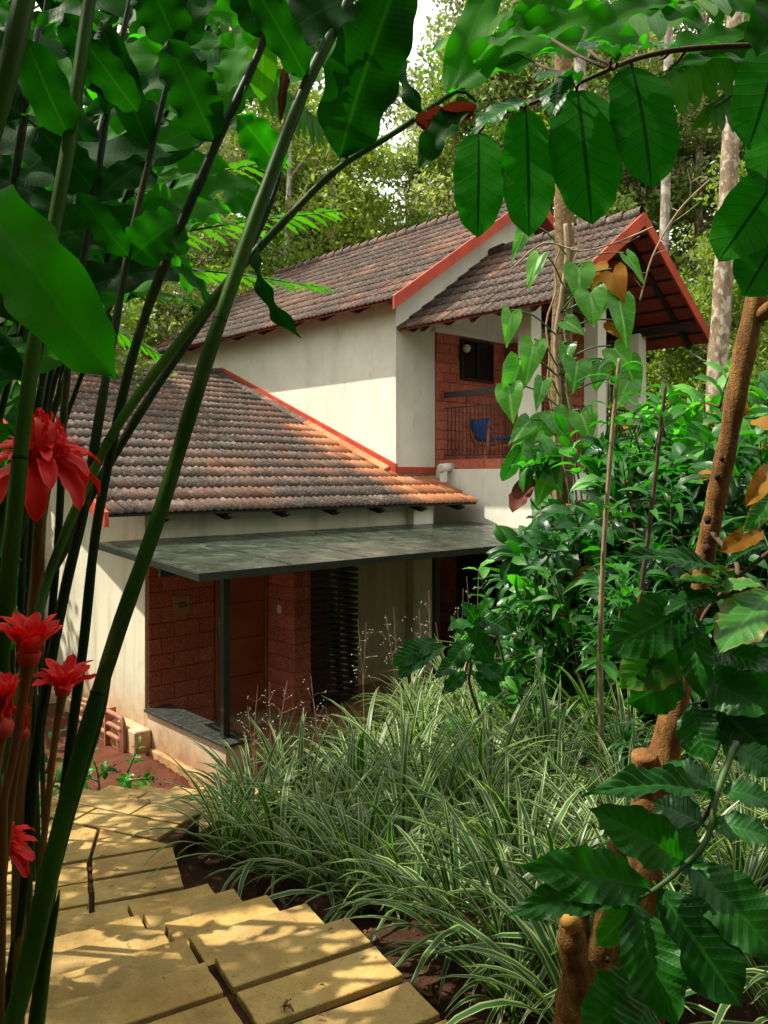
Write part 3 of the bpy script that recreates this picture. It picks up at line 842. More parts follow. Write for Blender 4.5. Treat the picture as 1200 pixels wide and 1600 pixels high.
def gheight(X, Y):
    X = np.atleast_1d(np.asarray(X, float)); Y = np.atleast_1d(np.asarray(Y, float))
    d2 = (X[:, None]-CPa[None, :, 0])**2+(Y[:, None]-CPa[None, :, 1])**2
    w = 1/(d2+.05)**1.6
    z = (w*CPa[None, :, 2]).sum(1)/w.sum(1)
    r = np.hypot(X, Y-8)
    z = z+np.clip(r-30, 0, None)*.10
    return z
def G(X, Y): return float(gheight(X, Y)[0])

# path: three runs of sandstone slabs.  Each slab: polygon in plan, top height
path = empty('stone_path', (-.6, 3.5, -2.0)); tag(path, kind='structure')
PO = Vector((-.6, 3.5, -2.0))
path_polys = []      # (list of (x, y), z)
def slab(pts, z, th=.055, name='paver'):
    m = MB(); jz = rnd.uniform(-.003,.003)
    q = []
    c = Vector((sum(p[0] for p in pts)/len(pts), sum(p[1] for p in pts)/len(pts)))
    for i in range(len(pts)):                         # hand-cut edges: two extra points per side
        a = Vector(pts[i]); b = Vector(pts[(i+1) % len(pts)])
        L = (b-a).length
        for t in (0, .33, .66):
            p = a.lerp(b, t)
            if t: p += (c-p).normalized()*rnd.uniform(-.002,.005)
            q.append(p)
    m.prism([(p.x-PO.x, p.y-PO.y, z-th-PO.z) for p in q], (0,0,th+jz))
    o = link(name, m.mesh(name, M['stone']), path); bev(o, .003, 1)
    path_polys.append((pts, z)); return o
def joint_base(pts, z0, z1):
    m = MB(); m.prism([(p[0]-PO.x, p[1]-PO.y, z0-PO.z) for p in pts], (0,0,z1-z0))
    link('bedding', m.mesh('bedding', M['soil']), path)

def run(P0, p, q, z, spans, cols, gap=.012):
    """a row of slabs: P0 origin, p direction along the path (away), q to the left; spans=(s0,s1) along p, cols=list of q breaks"""
    for c0, c1 in zip(cols[:-1], cols[1:]):
        s0, s1 = spans
        pts = [P0+p*(s0+gap)+q*(c0+gap), P0+p*(s0+gap)+q*(c1-gap), P0+p*(s1-gap)+q*(c1-gap), P0+p*(s1-gap)+q*(c0+gap)]
        slab([tuple(v) for v in pts], z)
P0 = Vector((-.125, 2.86)); p1 = Vector((-.50, .866)).normalized(); q1 = Vector((-.866, -.50)).normalized()
RISE = .15; TR = .40
WD = 1.42
# upper landing
z = -1.55
for k in range(7):
    s1 = -k*.205; s0 = s1-.205
    cols = [0, .51, WD] if k % 2 == 0 else [0, .51, WD]
    run(P0, p1, q1, z, (s0, s1), cols, .015)
joint_base([tuple(P0+p1*(-1.5)+q1*.015), tuple(P0+p1*(-1.5)+q1*(WD-.015)), tuple(P0-p1*.012+q1*(WD-.015)), tuple(P0-p1*.012+q1*.015)], -2.0, z-.022)
# first flight, 4 treads
for k in range(4):
    zz = z-RISE*(k+1); s0 = k*TR*1.02-.20; s1 = (k+1)*TR*1.02
    off = -.02+rnd.uniform(-.012,.012)
    run(P0+q1*off, p1, q1, zz, (s0, s1), [0, .49-.02*k, WD], .008)
    joint_base([tuple(P0+p1*(s0+.01)+q1*.02), tuple(P0+p1*(s0+.01)+q1*(WD-.02)), tuple(P0+p1*(s1-.02)+q1*(WD-.02)), tuple(P0+p1*(s1-.02)+q1*.02)], zz-.45, zz-.03)
# middle landing, slightly turned
zl = -2.30
C2 = Vector((-1.10, 4.50)); p2 = Vector((-.36, .93)).normalized(); q2 = Vector((-p2.y, p2.x))
for k in range(-2, 2):
    s0 = k*.27+.02; s1 = s0+.27
    run(C2, p2, q2, zl, (s0, s1), [0, .50, 1.02, 1.75], .014)
joint_base([tuple(C2+p2*(-.5)+q2*.01), tuple(C2+p2*(-.5)+q2*1.74), tuple(C2+p2*.55+q2*1.74), tuple(C2+p2*.55+q2*.01)], -2.9, zl-.022)
# wedge slabs of the turn
p3 = Vector((.38, .925)).normalized(); q3 = Vector((-.925, .38)).normalized()
A0 = C2+p2*.57
C3 = Vector((-1.34, 5.36))
w0 = [A0+q2*0.0, A0+q2*.50, A0+q2*1.02, A0+q2*1.75]
w1 = [C3+q3*0.0, C3+q3*.45, C3+q3*.86, C3+q3*1.45]
w1 = [p_-p3*.28 for p_ in w1]
for i in range(3):
    a, b, c, d = w0[i], w0[i+1], w1[i+1], w1[i]
    cc = (a+b+c+d)/4
    slab([tuple(v+(cc-v).normalized()*.016) for v in (a, b, c, d)], zl)
# two rows before the second flight
for k in range(2):
    run(C3-p3*.27, p3, q3, zl, (k*.25, k*.25+.25), ([0, .42, 1.15, 1.45] if k else [0, .70, 1.45]), .008)
joint_base([tuple(w0[0]-q2*-.01), tuple(w0[3]), tuple(C3+q3*1.44+p3*.2), tuple(C3+q3*.01+p3*.2)], -2.9, zl-.022)
# second flight, down to the porch
for k in range(8):
    zz = zl-RISE*(k+1); s0 = .24+k*.42-.2; s1 = .24+(k+1)*.42
    run(C3, p3, q3, zz, (s0, s1), [0, .55 if k % 2 else .8, 1.18], .008)
    joint_base([tuple(C3+p3*(s0+.01)+q3*.02), tuple(C3+p3*(s0+.01)+q3*1.16), tuple(C3+p3*(s1-.02)+q3*1.16), tuple(C3+p3*(s1-.02)+q3*.02)], zz-.4, zz-.03)

# terrain sheet
def pt_in(poly, x, y, grow=0):
    n = len(poly); ins = False; j = n-1; md = 1e9
    for i in range(n):
        xi, yi = poly[i]; xj, yj = poly[j]
        if ((yi > y) != (yj > y)) and (x < (xj-xi)*(y-yi)/(yj-yi+1e-12)+xi): ins = not ins
        if grow:
            dx, dy = xj-xi, yj-yi; t = max(0, min(1, ((x-xi)*dx+(y-yi)*dy)/(dx*dx+dy*dy+1e-12)))
            md = min(md, math.hypot(x-xi-t*dx, y-yi-t*dy))
        j = i
    return ins or (grow and md < grow)
def axis_pts(lo, hi, fine0, fine1, fs):
    xs = list(np.arange(fine0, fine1, fs)); s = fs; x = fine0
    while x > lo: s *= 1.22; x -= s; xs.insert(0, x)
    x = xs[-1]; s = fs
    while x < hi: s *= 1.22; x += s; xs.append(x)
    return xs
gx = axis_pts(-260, 260, -5, 4.5, .11); gy = axis_pts(-60, 300, .8, 11.2, .11)
XX, YY = np.meshgrid(gx, gy); zz = gheight(XX.ravel(), YY.ravel()) if XX.size < 60000 else None
vsg = []; idx = 0
bb = [(min(q[0] for q in p_), max(q[0] for q in p_), min(q[1] for q in p_), max(q[1] for q in p_)) for p_, _ in path_polys]
for j, y in enumerate(gy):
    for i, x in enumerate(gx):
        h = float(zz[idx]); idx += 1
        if -6 < x < 6 and 0 < y < 13:
            h += .035*mn.noise(Vector((x*3, y*3, 0)))+.02*mn.noise(Vector((x*9, y*9, 2)))
        if -4.2 < x < 1 and 1 < y < 10:
            for (pl, pz_), b_ in zip(path_polys, bb):
                if b_[0]-.15 < x < b_[1]+.15 and b_[2]-.15 < y < b_[3]+.15 and h > pz_-.09 and pt_in(pl, x, y, .12):
                    h = pz_-.09
        a_, b_ = HX(x, y)
        if 5.0 < a_ < 18.5 and 7.9 < b_ < 20: h = min(h, -3.85)
        vsg.append((x, y, h))
nx = len(gx); fsg = [(j*nx+i, j*nx+i+1, (j+1)*nx+i+1, (j+1)*nx+i) for j in range(len(gy)-1) for i in range(nx-1)]
m = MB(); m.add(vsg, fsg); gr = link('ground', m.mesh('ground', M['soil'], True)); tag(gr, kind='structure')
# ================================================================== LEAF MATERIALS
LM = {}
LM['coffee'] = m_leaf('coffee_leaf', (.006,.050,.006), (.016,.115,.008), vein=(.03,.17,.015), trans=.30, rough=.34, nveins=11, slant=1.9, spec=.30, spots=.12)
LM['coffee_pale'] = m_leaf('coffee_leaf_pale', (.018,.11,.010), (.045,.20,.014), vein=(.07,.25,.03), trans=.34, rough=.42, nveins=10, slant=1.9, edge=(.16,.16,.02), spots=.5)
LM['pendant'] = m_leaf('pendant_leaf', (.012,.10,.006), (.022,.17,.008), vein=(.006,.022,.006), trans=.5, rough=.6, nveins=9, slant=1.5, spec=.04, veinamt=.85, tcol=(.9,2.3,.3))
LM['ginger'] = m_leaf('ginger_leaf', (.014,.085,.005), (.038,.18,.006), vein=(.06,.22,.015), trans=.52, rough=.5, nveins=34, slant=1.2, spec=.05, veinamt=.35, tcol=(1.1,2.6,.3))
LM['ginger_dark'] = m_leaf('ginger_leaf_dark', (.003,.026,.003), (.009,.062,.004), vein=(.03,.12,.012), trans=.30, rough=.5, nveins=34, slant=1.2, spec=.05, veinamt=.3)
LM['frond'] = m_leaf('frond_leaflet', (.03,.14,.010), (.08,.24,.014), vein=(.12,.30,.03), trans=.5, rough=.42, nveins=0, slant=1.0, spec=.25, veinamt=.3, tcol=(1.1,1.5,.25))
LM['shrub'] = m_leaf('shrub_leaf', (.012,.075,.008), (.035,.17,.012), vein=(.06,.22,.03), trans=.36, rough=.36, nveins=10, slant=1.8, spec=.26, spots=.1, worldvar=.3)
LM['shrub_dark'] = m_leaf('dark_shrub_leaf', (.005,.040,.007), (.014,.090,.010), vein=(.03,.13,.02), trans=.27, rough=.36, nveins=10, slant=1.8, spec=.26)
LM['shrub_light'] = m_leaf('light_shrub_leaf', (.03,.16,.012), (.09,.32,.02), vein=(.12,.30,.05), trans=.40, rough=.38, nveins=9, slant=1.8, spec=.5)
LM['strap'] = m_leaf('strap_leaf', (.008,.060,.009), (.022,.13,.014), vein=(.05,.16,.04), trans=.28, rough=.35, nveins=0, slant=1, spec=.5, veinamt=.4)
LM['philo'] = m_leaf('philodendron_leaf', (.04,.15,.018), (.10,.28,.03), vein=(.22,.38,.13), trans=.40, rough=.32, nveins=6, slant=1.3, spec=.3, edge=(.13,.19,.03))
LM['old'] = m_leaf('withered_leaf', (.24,.10,.012), (.34,.17,.02), vein=(.15,.10,.02), trans=.35, rough=.6, nveins=7, slant=1.5, spec=.12, tcol=(1.5,1.0,.3))
LM['maroon'] = m_leaf('maroon_leaf', (.09,.022,.014), (.15,.035,.018), vein=(.05,.02,.01), trans=.3, rough=.5, nveins=8, slant=1.5, spec=.15, tcol=(.9,.5,.3))
LM['dry'] = m_leaf('dry_leaf', (.06,.030,.014), (.20,.11,.05), vein=(.05,.03,.02), trans=.1, rough=.8, nveins=6, slant=1.5, spec=.2, tcol=(1,.8,.5))
LM['grass'] = m_leaf('variegated_blade', (.010,.060,.010), (.028,.105,.016), trans=.30, rough=.42, nveins=0, spec=.4, stripe=(.33,.38,.13), tcol=(1.2,1.7,.6))
LM['red'] = m_leaf('torch_ginger_bract', (.66,.005,.005), (.78,.014,.010), vein=(.72,.05,.04), trans=.28, rough=.42, nveins=20, slant=1.0, veinamt=.3, spec=.22, edge=(.72,.08,.06), tcol=(1.2,.5,.5))
def m_crown(name, c1, c2, c3):
    t = NT(name); pz = t.pos()
    f = t.math('ADD', t.math('MULTIPLY', t.noise(.45, pz, 3), .6), t.math('MULTIPLY', t.noise(4, pz, 2), .4))
    f = t.math('ADD', f, t.math('MULTIPLY', t.math('SUBTRACT', t.rand(), .5), .25))
    c = t.ramp(f, [(.32, c1), (.5, c2), (.68, c3)])
    t.base(c); t.rough(.45); t.spec(.4)
    tr = t.new('ShaderNodeBsdfTranslucent'); t.l.new(t.mix(1.0, c, (1.4, 1.9, .5), 'MULTIPLY'), tr.inputs['Color'])
    mx = t.new('ShaderNodeMixShader'); mx.inputs[0].default_value = .4
    t.l.new(t.p.outputs[0], mx.inputs[1]); t.l.new(tr.outputs[0], mx.inputs[2]); t.l.new(mx.outputs[0], t.out.inputs['Surface'])
    return t.m
LM['crown_a'] = m_crown('forest_leaf', (.06,.11,.018), (.14,.20,.03), (.28,.32,.06))
LM['crown_b'] = m_crown('forest_leaf_grey', (.12,.14,.05), (.22,.23,.10), (.38,.37,.19))
LM['crown_c'] = m_crown('forest_leaf_bright', (.14,.24,.015), (.27,.38,.02), (.42,.50,.03))
M['cane'] = None
def m_cane(name, c1, c2):
    t = NT(name); pz = t.pos()
    f = t.noise(1.6, pz, 3)
    c = t.ramp(f, [(.35, c1), (.65, c2)])
    c = t.mix(t.math('MULTIPLY', t.ramp(t.noise(30, t.mapping(pz, (1, 1, .12)), 4), [(.45, 0), (.7, 1)]), .45), c, tuple(x*.45 for x in c1))
    c = t.mix(t.ramp(t.noise(22, pz, 4, .7), [(.62, 0), (.70, .5)]), c, (.09, .05, .02))
    c = t.mix(t.ramp(t.noise(9, t.mapping(pz, (1, 1, .3)), 6, .75), [(.54, 0), (.66, .55)]), c, (.085, .065, .018))
    t.base(c); t.rough(.45); t.spec(.09); t.bump(t.noise(60, t.mapping(pz, (1, 1, .1)), 3), .15, .003)
    return t.m
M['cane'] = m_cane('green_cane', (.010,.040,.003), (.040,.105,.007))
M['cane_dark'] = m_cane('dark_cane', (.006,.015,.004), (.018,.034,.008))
M['flower_stalk'] = m_cane('reddish_flower_stalk', (.20,.05,.02), (.16,.12,.03))
M['bark_coffee'] = m_bark('knotty_bark', (.07,.028,.010), (.20,.09,.026), (.38,.21,.06), 26, bump=.9, stretch=.35)
M['bark_cut'] = m_plain('cut_wood', (.50,.26,.055), .7, 14, .3, .3)
M['bark_knot'] = m_plain('dark_knot', (.035,.012,.006), .9, 20, .4, .5)
M['bark_mottled'] = m_bark('mottled_bark', (.09,.055,.03), (.20,.14,.085), (.32,.25,.16), 9, spots=(.42,.38,.29), bump=.4, stretch=.6)
M['bark_palm'] = m_bark('ringed_bark', (.05,.028,.013), (.15,.095,.038), (.28,.21,.08), 16, bump=1.0, stretch=1.6, moss=(.09,.10,.03))
M['bark_grey'] = m_bark('grey_bark', (.10,.08,.06), (.20,.17,.13), (.36,.33,.28), 4, spots=(.42,.40,.34), bump=.5, stretch=.3)
M['twig'] = m_plain('brown_twig', (.075,.04,.020), .85, 10, .4, .4)
M['twig_pale'] = m_plain('pale_twig', (.26,.18,.11), .85, 10, .3, .3)
M['green_stem'] = m_plain('green_stem', (.045,.10,.022), .5, 10, .3, .1)

# ================================================================== LEAF SHAPES
PROF = {
 'coffee': [(0,.03),(.05,.25),(.2,.74),(.45,1),(.7,.86),(.88,.42),(.95,.15),(1,0)],
 'ginger': [(0,.04),(.04,.38),(.14,.80),(.42,1),(.75,.92),(.9,.6),(.97,.22),(1,0)],
 'lance': [(0,.04),(.12,.5),(.35,1),(.65,.75),(.88,.3),(1,0)],
 'ovate': [(0,.15),(.04,.48),(.15,.84),(.42,1),(.7,.93),(.88,.62),(.96,.26),(1,0)],
 'strap': [(0,.6),(.1,.85),(.35,1),(.7,.8),(.9,.4),(1,0)],
}
def prof(kind, t):
    p = PROF[kind]
    for (a, wa), (b, wb) in zip(p[:-1], p[1:]):
        if t <= b:
            k = (t-a)/(b-a); return wa+(wb-wa)*k
    return 0
def leaf_arrays(shape='coffee', wr=.4, nu=14, nv=4, fold=.15, droop=.8, wave=.02, quilt=0.0, nveins=10, slant=1.8, twist=0.0, seed=0, petiole=.08, cup=0.0):
    rr = random.Random(seed); ph = rr.uniform(0, 6); wf = rr.uniform(2.2, 3.6)
    rows = []; y = z = 0.0; N = nu
    cl = [(0.0, 0.0)]
    for i in range(N):
        a = droop*(.5-(i+.5)/N)+rr.uniform(-.02,.02)
        y += math.cos(a)/N; z += math.sin(a)/N
        cl.append((y, z))
    ey, ez = cl[-1]; L = math.hypot(ey, ez); ca, sa = ey/L, ez/L
    cl = [((py*ca+pz*sa)/L, (-py*sa+pz*ca)/L) for py, pz in cl]
    vs = []; uvs = []
    if petiole:
        for s in (-1, 1): vs.append((s*.008, -petiole, -.02)); uvs.append((.5, 0))
    nb = len(vs)
    for i in range(N+1):
        t = i/N; w = prof(shape, t)*wr/2; cy, cz = cl[i]
        tw = twist*(t-.3)
        for j in range(-nv, nv+1):
            s = j/nv; f = fold*(1-.4*t)
            x = s*w*math.cos(f); zz = abs(s)*w*math.sin(f)-cup*w*s*s
            yy = 0
            edge = abs(s)**2
            zz += wave*edge*math.sin(t*wf*6.28+ph+(0 if s > 0 else 1.7))
            x += wave*.35*edge*math.sin(t*wf*9+ph*2)*(1 if s > 0 else -1)*(w/(wr/2))
            if quilt:
                v = (t*nveins-(abs(s)**.85)*slant) % 1.0
                zz += quilt*(math.sin(math.pi*v)**.7-.5)*min(1, w/(wr/2)*1.3)*(.25+.75*min(1, abs(s)*3))
            x2 = x*math.cos(tw)-zz*math.sin(tw); z2 = x*math.sin(tw)+zz*math.cos(tw)
            vs.append((x2, cy+yy, cz+z2)); uvs.append((.5+.5*s, t))
    fs = []; W = 2*nv+1
    for i in range(N):
        for j in range(2*nv):
            a = nb+i*W+j
            fs.append((a, a+1, a+W+1, a+W))
    if petiole: fs.append((0, 1, nb+nv+1, nb+nv-1))
    return vs, fs, uvs
def mesh_from(name, vs, fs, uvs, mat):
    me = bpy.data.meshes.new(name); me.from_pydata(vs, [], fs); me.materials.append(mat)
    ul = me.uv_layers.new(name='UVMap')
    li = np.empty(len(me.loops), np.int32); me.loops.foreach_get('vertex_index', li)
    ul.data.foreach_set('uv', np.array(uvs, np.float32)[li].ravel())
    me.polygons.foreach_set('use_smooth', [True]*len(me.polygons)); me.update()
    return me
def leafset(name, mat, n=4, **kw):
    out = []
    for i in range(n):
        k = dict(kw); rr = random.Random(i*13+5)
        k['droop'] = kw.get('droop', .8)*rr.uniform(.5, 1.5); k['twist'] = rr.uniform(-.5, .5); k['fold'] = kw.get('fold', .15)*rr.uniform(.4, 1.6); k['seed'] = i
        a = leaf_arrays(**k); out.append((mesh_from(name, *a, LM[mat]), a, k.get('wr', .4)))
    return out
LS = {}
LS['coffee_hero'] = leafset('leaf', 'coffee', 5, shape='coffee', wr=.42, nu=40, nv=7, fold=.22, droop=.9, wave=.030, quilt=.034, nveins=11, slant=1.9)
LS['coffee_pale'] = leafset('leaf', 'coffee_pale', 3, shape='coffee', wr=.45, nu=40, nv=7, fold=.15, droop=.6, wave=.022, quilt=.030, nveins=10, slant=1.9)
LS['pendant'] = leafset('leaf', 'pendant', 4, shape='ovate', wr=.52, nu=30, nv=5, fold=.06, droop=.35, wave=.012, quilt=.006, nveins=9, slant=1.5)
LS['ginger'] = leafset('leaf', 'ginger', 5, shape='ginger', wr=.34, nu=30, nv=4, fold=.22, droop=1.0, wave=.036, quilt=0)
LS['ginger_dark'] = leafset('leaf', 'ginger_dark', 5, shape='ginger', wr=.34, nu=30, nv=4, fold=.22, droop=1.0, wave=.036, quilt=0)
LS['frond'] = leafset('leaflet', 'frond', 3, shape='strap', wr=.20, nu=8, nv=1, fold=.3, droop=.6, wave=.01, petiole=0)
LS['shrub'] = leafset('leaf', 'shrub', 5, shape='coffee', wr=.42, nu=8, nv=2, fold=.35, droop=1.3, wave=.02)
LS['shrub_dark'] = leafset('leaf', 'shrub_dark', 4, shape='coffee', wr=.40, nu=8, nv=2, fold=.35, droop=1.3, wave=.02)
LS['shrub_light'] = leafset('leaf', 'shrub_light', 4, shape='coffee', wr=.46, nu=8, nv=2, fold=.25, droop=1.0, wave=.02)
LS['lance'] = leafset('leaf', 'shrub', 4, shape='lance', wr=.22, nu=8, nv=1, fold=.35, droop=1.5, wave=.01)
LS['lance_dark'] = leafset('leaf', 'shrub_dark', 4, shape='lance', wr=.20, nu=8, nv=1, fold=.35, droop=1.5, wave=.01)
LS['strap'] = leafset('leaf', 'strap', 4, shape='strap', wr=.085, nu=10, nv=1, fold=.35, droop=1.9, wave=.0, petiole=0)
LS['old'] = leafset('leaf', 'old', 3, shape='ovate', wr=.5, nu=12, nv=3, fold=.3, droop=1.0, wave=.03)
LS['maroon'] = leafset('leaf', 'maroon', 3, shape='ovate', wr=.45, nu=12, nv=3, fold=.3, droop=.8, wave=.03)
LS['dry'] = leafset('leaf', 'dry', 4, shape='coffee', wr=.36, nu=8, nv=2, fold=.6, droop=1.4, wave=.06)
LS['bract'] = leafset('bract', 'red', 4, shape='ovate', wr=.42, nu=16, nv=4, fold=.35, droop=1.2, wave=.02, petiole=0)
LS['bract_long'] = leafset('bract', 'red', 4, shape='ginger', wr=.28, nu=16, nv=3, fold=.45, droop=1.5, wave=.015, petiole=0)

# heart-shaped philodendron leaf
def heart_arrays(seed=0, wr=.72):
    rr = random.Random(seed); ph = rr.uniform(0, 6)
    vs = [(0, .16, 0)]; uvs = [(.5, .2)]; fs = []; K = 36; Rg = 5
    out = []
    for k in range(K+1):
        a = -math.pi/2+2*math.pi*k/K          # from the cleft round to the cleft
        c = k/K; s = min(c, 1-c)*2            # 0 at the cleft, 1 at the tip
        pts = [(0,.0,.13),(.10,.15,-.02),(.22,.40,-.05),(.38,.50,.12),(.55,.46,.36),(.72,.30,.62),(.88,.11,.86),(1,0,1.0)]
        for (s0,x0,y0),(s1,x1,y1) in zip(pts[:-1], pts[1:]):
            if s <= s1+1e-9:
                q = (s-s0)/(s1-s0); x = x0+(x1-x0)*q; y = y0+(y1-y0)*q; break
        out.append((x*(1 if c < .5 else -1), y, s))
    for r in range(1, Rg+1):
        f = r/Rg
        for k in range(K+1):
            x, y, s = out[k]
            xx = x*f*wr/.72*.78; yy = .16+(y-.16)*f
            z = -.28*(yy-.2)**2*(1 if yy > .2 else .3)+.16*abs(xx)+.022*f*f*math.sin(s*14+ph+(0 if x > 0 else 2))
            vs.append((xx*.86, yy, z)); uvs.append((.5+xx*1.0, max(0, yy)))
    W = K+1
    for k in range(K): fs.append((0, 1+k, 2+k))
    for r in range(Rg-1):
        for k in range(K):
            a = 1+r*W+k; fs.append((a, a+W, a+W+1, a+1))
    return vs, fs, uvs
LS['heart'] = []
for i in range(3):
    a = heart_arrays(i); LS['heart'].append((mesh_from('leaf', *a, LM['philo']), a, .60))
LS['heart_old'] = []
for i in range(2):
    a = heart_arrays(i+5); LS['heart_old'].append((mesh_from('leaf', *a, LM['old']), a, .60))

def orient(P0, P1, facing):
    y = (P1-P0); L = y.length; y.normalize()
    z = Vector(facing)-y*Vector(facing).dot(y)
    if z.length < 1e-3: z = Vector((0,0,1))-y*y.z
    z.normalize(); x = y.cross(z)
    return x, y, z, L
def leaf_between(me_t, parent, P0, P1, facing, width=None, ploc=None, name='leaf'):
    me, arr, wr = me_t
    x, y, z, L = orient(P0, P1, facing)
    sx = (width/wr) if width else L
    o = link(name, me, parent)
    pl = ploc if ploc is not None else (parent.location if parent else Vector((0,0,0)))
    q = P0-pl
    o.matrix_basis = Matrix(((x.x*sx, y.x*L, z.x*L, q.x), (x.y*sx, y.y*L, z.y*L, q.y), (x.z*sx, y.z*L, z.z*L, q.z), (0,0,0,1)))
    return o
class Joined:
    """many small leaves in one mesh"""
    def __init__(s): s.vs = []; s.fs = []; s.uv = []; s.n = 0
    def add(s, me_t, P0, P1, facing, width=None, off=Vector((0,0,0))):
        me, (v, f, uv), wr = me_t
        if not hasattr(s, 'cache'): s.cache = {}
        if id(v) not in s.cache: s.cache[id(v)] = (np.array(v), f, np.array(uv))
        va, f, uva = s.cache[id(v)]
        x, y, z, L = orient(P0, P1, facing); sx = (width/wr) if width else L
        A = np.array([[x.x*sx, y.x*L, z.x*L], [x.y*sx, y.y*L, z.y*L], [x.z*sx, y.z*L, z.z*L]])
        s.vs.append(va @ A.T + np.array(P0-off)); s.uv.append(uva)
        s.fs += [tuple(i+s.n for i in q) for q in f]; s.n += len(va)
    def build(s, name, mat, parent):
        if not s.vs: return None
        me = mesh_from(name, np.concatenate(s.vs).tolist(), s.fs, np.concatenate(s.uv), mat)
        o = link(name, me, parent); o['kind'] = 'stuff'; return o

CAMV = Vector((0, -1, 0))
def rv(a=1.0): return Vector((rnd.uniform(-a,a), rnd.uniform(-a,a), rnd.uniform(-a,a)))

# ================================================================== BACKGROUND FOREST
def crown_mesh(name, mat, seed, h, r, z0, nclump, per, leaf, flat=.6):
    rs = np.random.RandomState(seed)
    ax = []
    for i in range(nclump):
        t = rs.rand(); ang = rs.rand()*6.283
        zz = z0+(h-z0)*(i+.5)/nclump
        rr = r*(math.sin(math.pi*min(1, .12+.86*(zz-z0)/(h-z0)))**.7)*math.sqrt(rs.uniform(.15, 1))
        ax.append((rr*math.cos(ang), rr*math.sin(ang), zz))
    ax = np.array(ax)
    cs = rs.uniform(.45, 1.0, nclump)*r*.42
    idx = np.repeat(np.arange(nclump), per); n = len(idx)
    d = rs.normal(size=(n, 3)); d /= np.linalg.norm(d, axis=1)[:, None]
    rad = rs.rand(n)**.45
    c = ax[idx]+d*(cs[idx]*rad)[:, None]*np.array([1, 1, flat])
    a = rs.normal(size=(n, 3)); a /= np.linalg.norm(a, axis=1)[:, None]
    b = np.cross(a, rs.normal(size=(n, 3))); b /= np.linalg.norm(b, axis=1)[:, None]
    s = leaf*rs.uniform(.6, 1.3, n)[:, None]
    v = np.stack([c-a*s, c+b*s*.45, c+a*s, c-b*s*.45], 1).reshape(-1, 3)
    me = bpy.data.meshes.new(name)
    me.vertices.add(len(v)); me.vertices.foreach_set('co', v.ravel())
    me.loops.add(4*n); me.loops.foreach_set('vertex_index', np.arange(4*n, dtype=np.int32))
    me.polygons.add(n); me.polygons.foreach_set('loop_start', np.arange(0, 4*n, 4, dtype=np.int32))
    me.materials.append(mat); me.update(); me.validate()
    return me, ax
def trunk_mesh(ax, h, rad, seed, mat, z0):
    rr = random.Random(seed); m = MB()
    lean = (rr.uniform(-.3,.3), rr.uniform(-.3,.3))
    pts = [(lean[0]*math.sin(t*3)+.0, lean[1]*math.sin(t*2.3), -0.5+t*(h*.93+.5)) for t in [i/9 for i in range(10)]]
    m.tube(pts, [rad*(1.25 if i == 0 else 1)*(1-.085*i) for i in range(10)], 9)
    for i, c in enumerate(ax):
        if i % 2: continue
        zt = max(z0*.8, c[2]-rr.uniform(.5, 1.6)); t = (zt+.5)/(h*.93+.5); t = min(t, .95)
        s = Vector((lean[0]*math.sin(t*3), lean[1]*math.sin(t*2.3), zt)); e = Vector(c)
        mid = s.lerp(e, .5)+Vector((0,0,-.15))
        m.tube([s, mid, e], [rad*.28, rad*.18, rad*.05], 5, False)
    return m.mesh('trunk', mat, True)
TREES = []
spec = [('crown_a', 11.5, 2.9, 3.5, 38, 520, .080, 'bark_grey'), ('crown_b', 13.5, 2.5, 4.5, 34, 430, .075, 'bark_mottled'), ('crown_a', 9.5, 3.0, 2.0, 34, 480, .09, 'bark_grey'),
        ('crown_c', 7.0, 2.4, 1.2, 26, 420, .10, 'bark_grey'), ('crown_b', 15.0, 2.8, 6.0, 32, 430, .08, 'bark_mottled'), ('crown_a', 3.6, 2.2, .1, 20, 380, .10, 'bark_grey')]
for i, (mt, h, r, z0, nc, per, lf, bk) in enumerate(spec):
    cm, ax = crown_mesh('crown', LM[mt], 100+i, h, r, z0, nc, per, lf)
    tm = trunk_mesh(ax, h, .17 if h > 8 else .09, i, M[bk], z0)
    TREES.append((cm, tm))
TL_ = {0: ('tall tree with airy mid-green crown in the forest behind the house', 'airy green forest trees'), 1: ('slender tree with sparse olive-grey crown and mottled trunk in the forest behind', 'sparse olive forest trees'),
       2: ('broad leafy green tree in the forest behind the house', 'broad green forest trees'), 3: ('bright yellow-green bushy tree rising behind the tiled roofs', 'bright yellow-green trees'),
       4: ('very tall thin tree with a high sparse crown in the forest behind', 'very tall thin trees'), 5: ('low rounded green bush of the forest undergrowth behind the house', 'undergrowth bushes behind the house')}
def put_tree(kind, x, y, s=1.0, z=None):
    o = empty('tree' if kind != 5 else 'bush', (x, y, (G(x, y) if z is None else z)-.1), rnd.uniform(0, 6.28))
    o.scale = (s, s, s*rnd.uniform(.9, 1.1))
    tag(o, TL_[kind][0], 'tree' if kind != 5 else 'bush', TL_[kind][1])
    link('crown', TREES[kind][0], o); link('trunk', TREES[kind][1], o); return o
for k, (x, y, s) in enumerate([(-1,27,1.1),(-1.6,31,1.0),(2.6,30,1.1),(3.6,34,1.3),(0.6,36,1.2)]): put_tree(3, x, y, s)
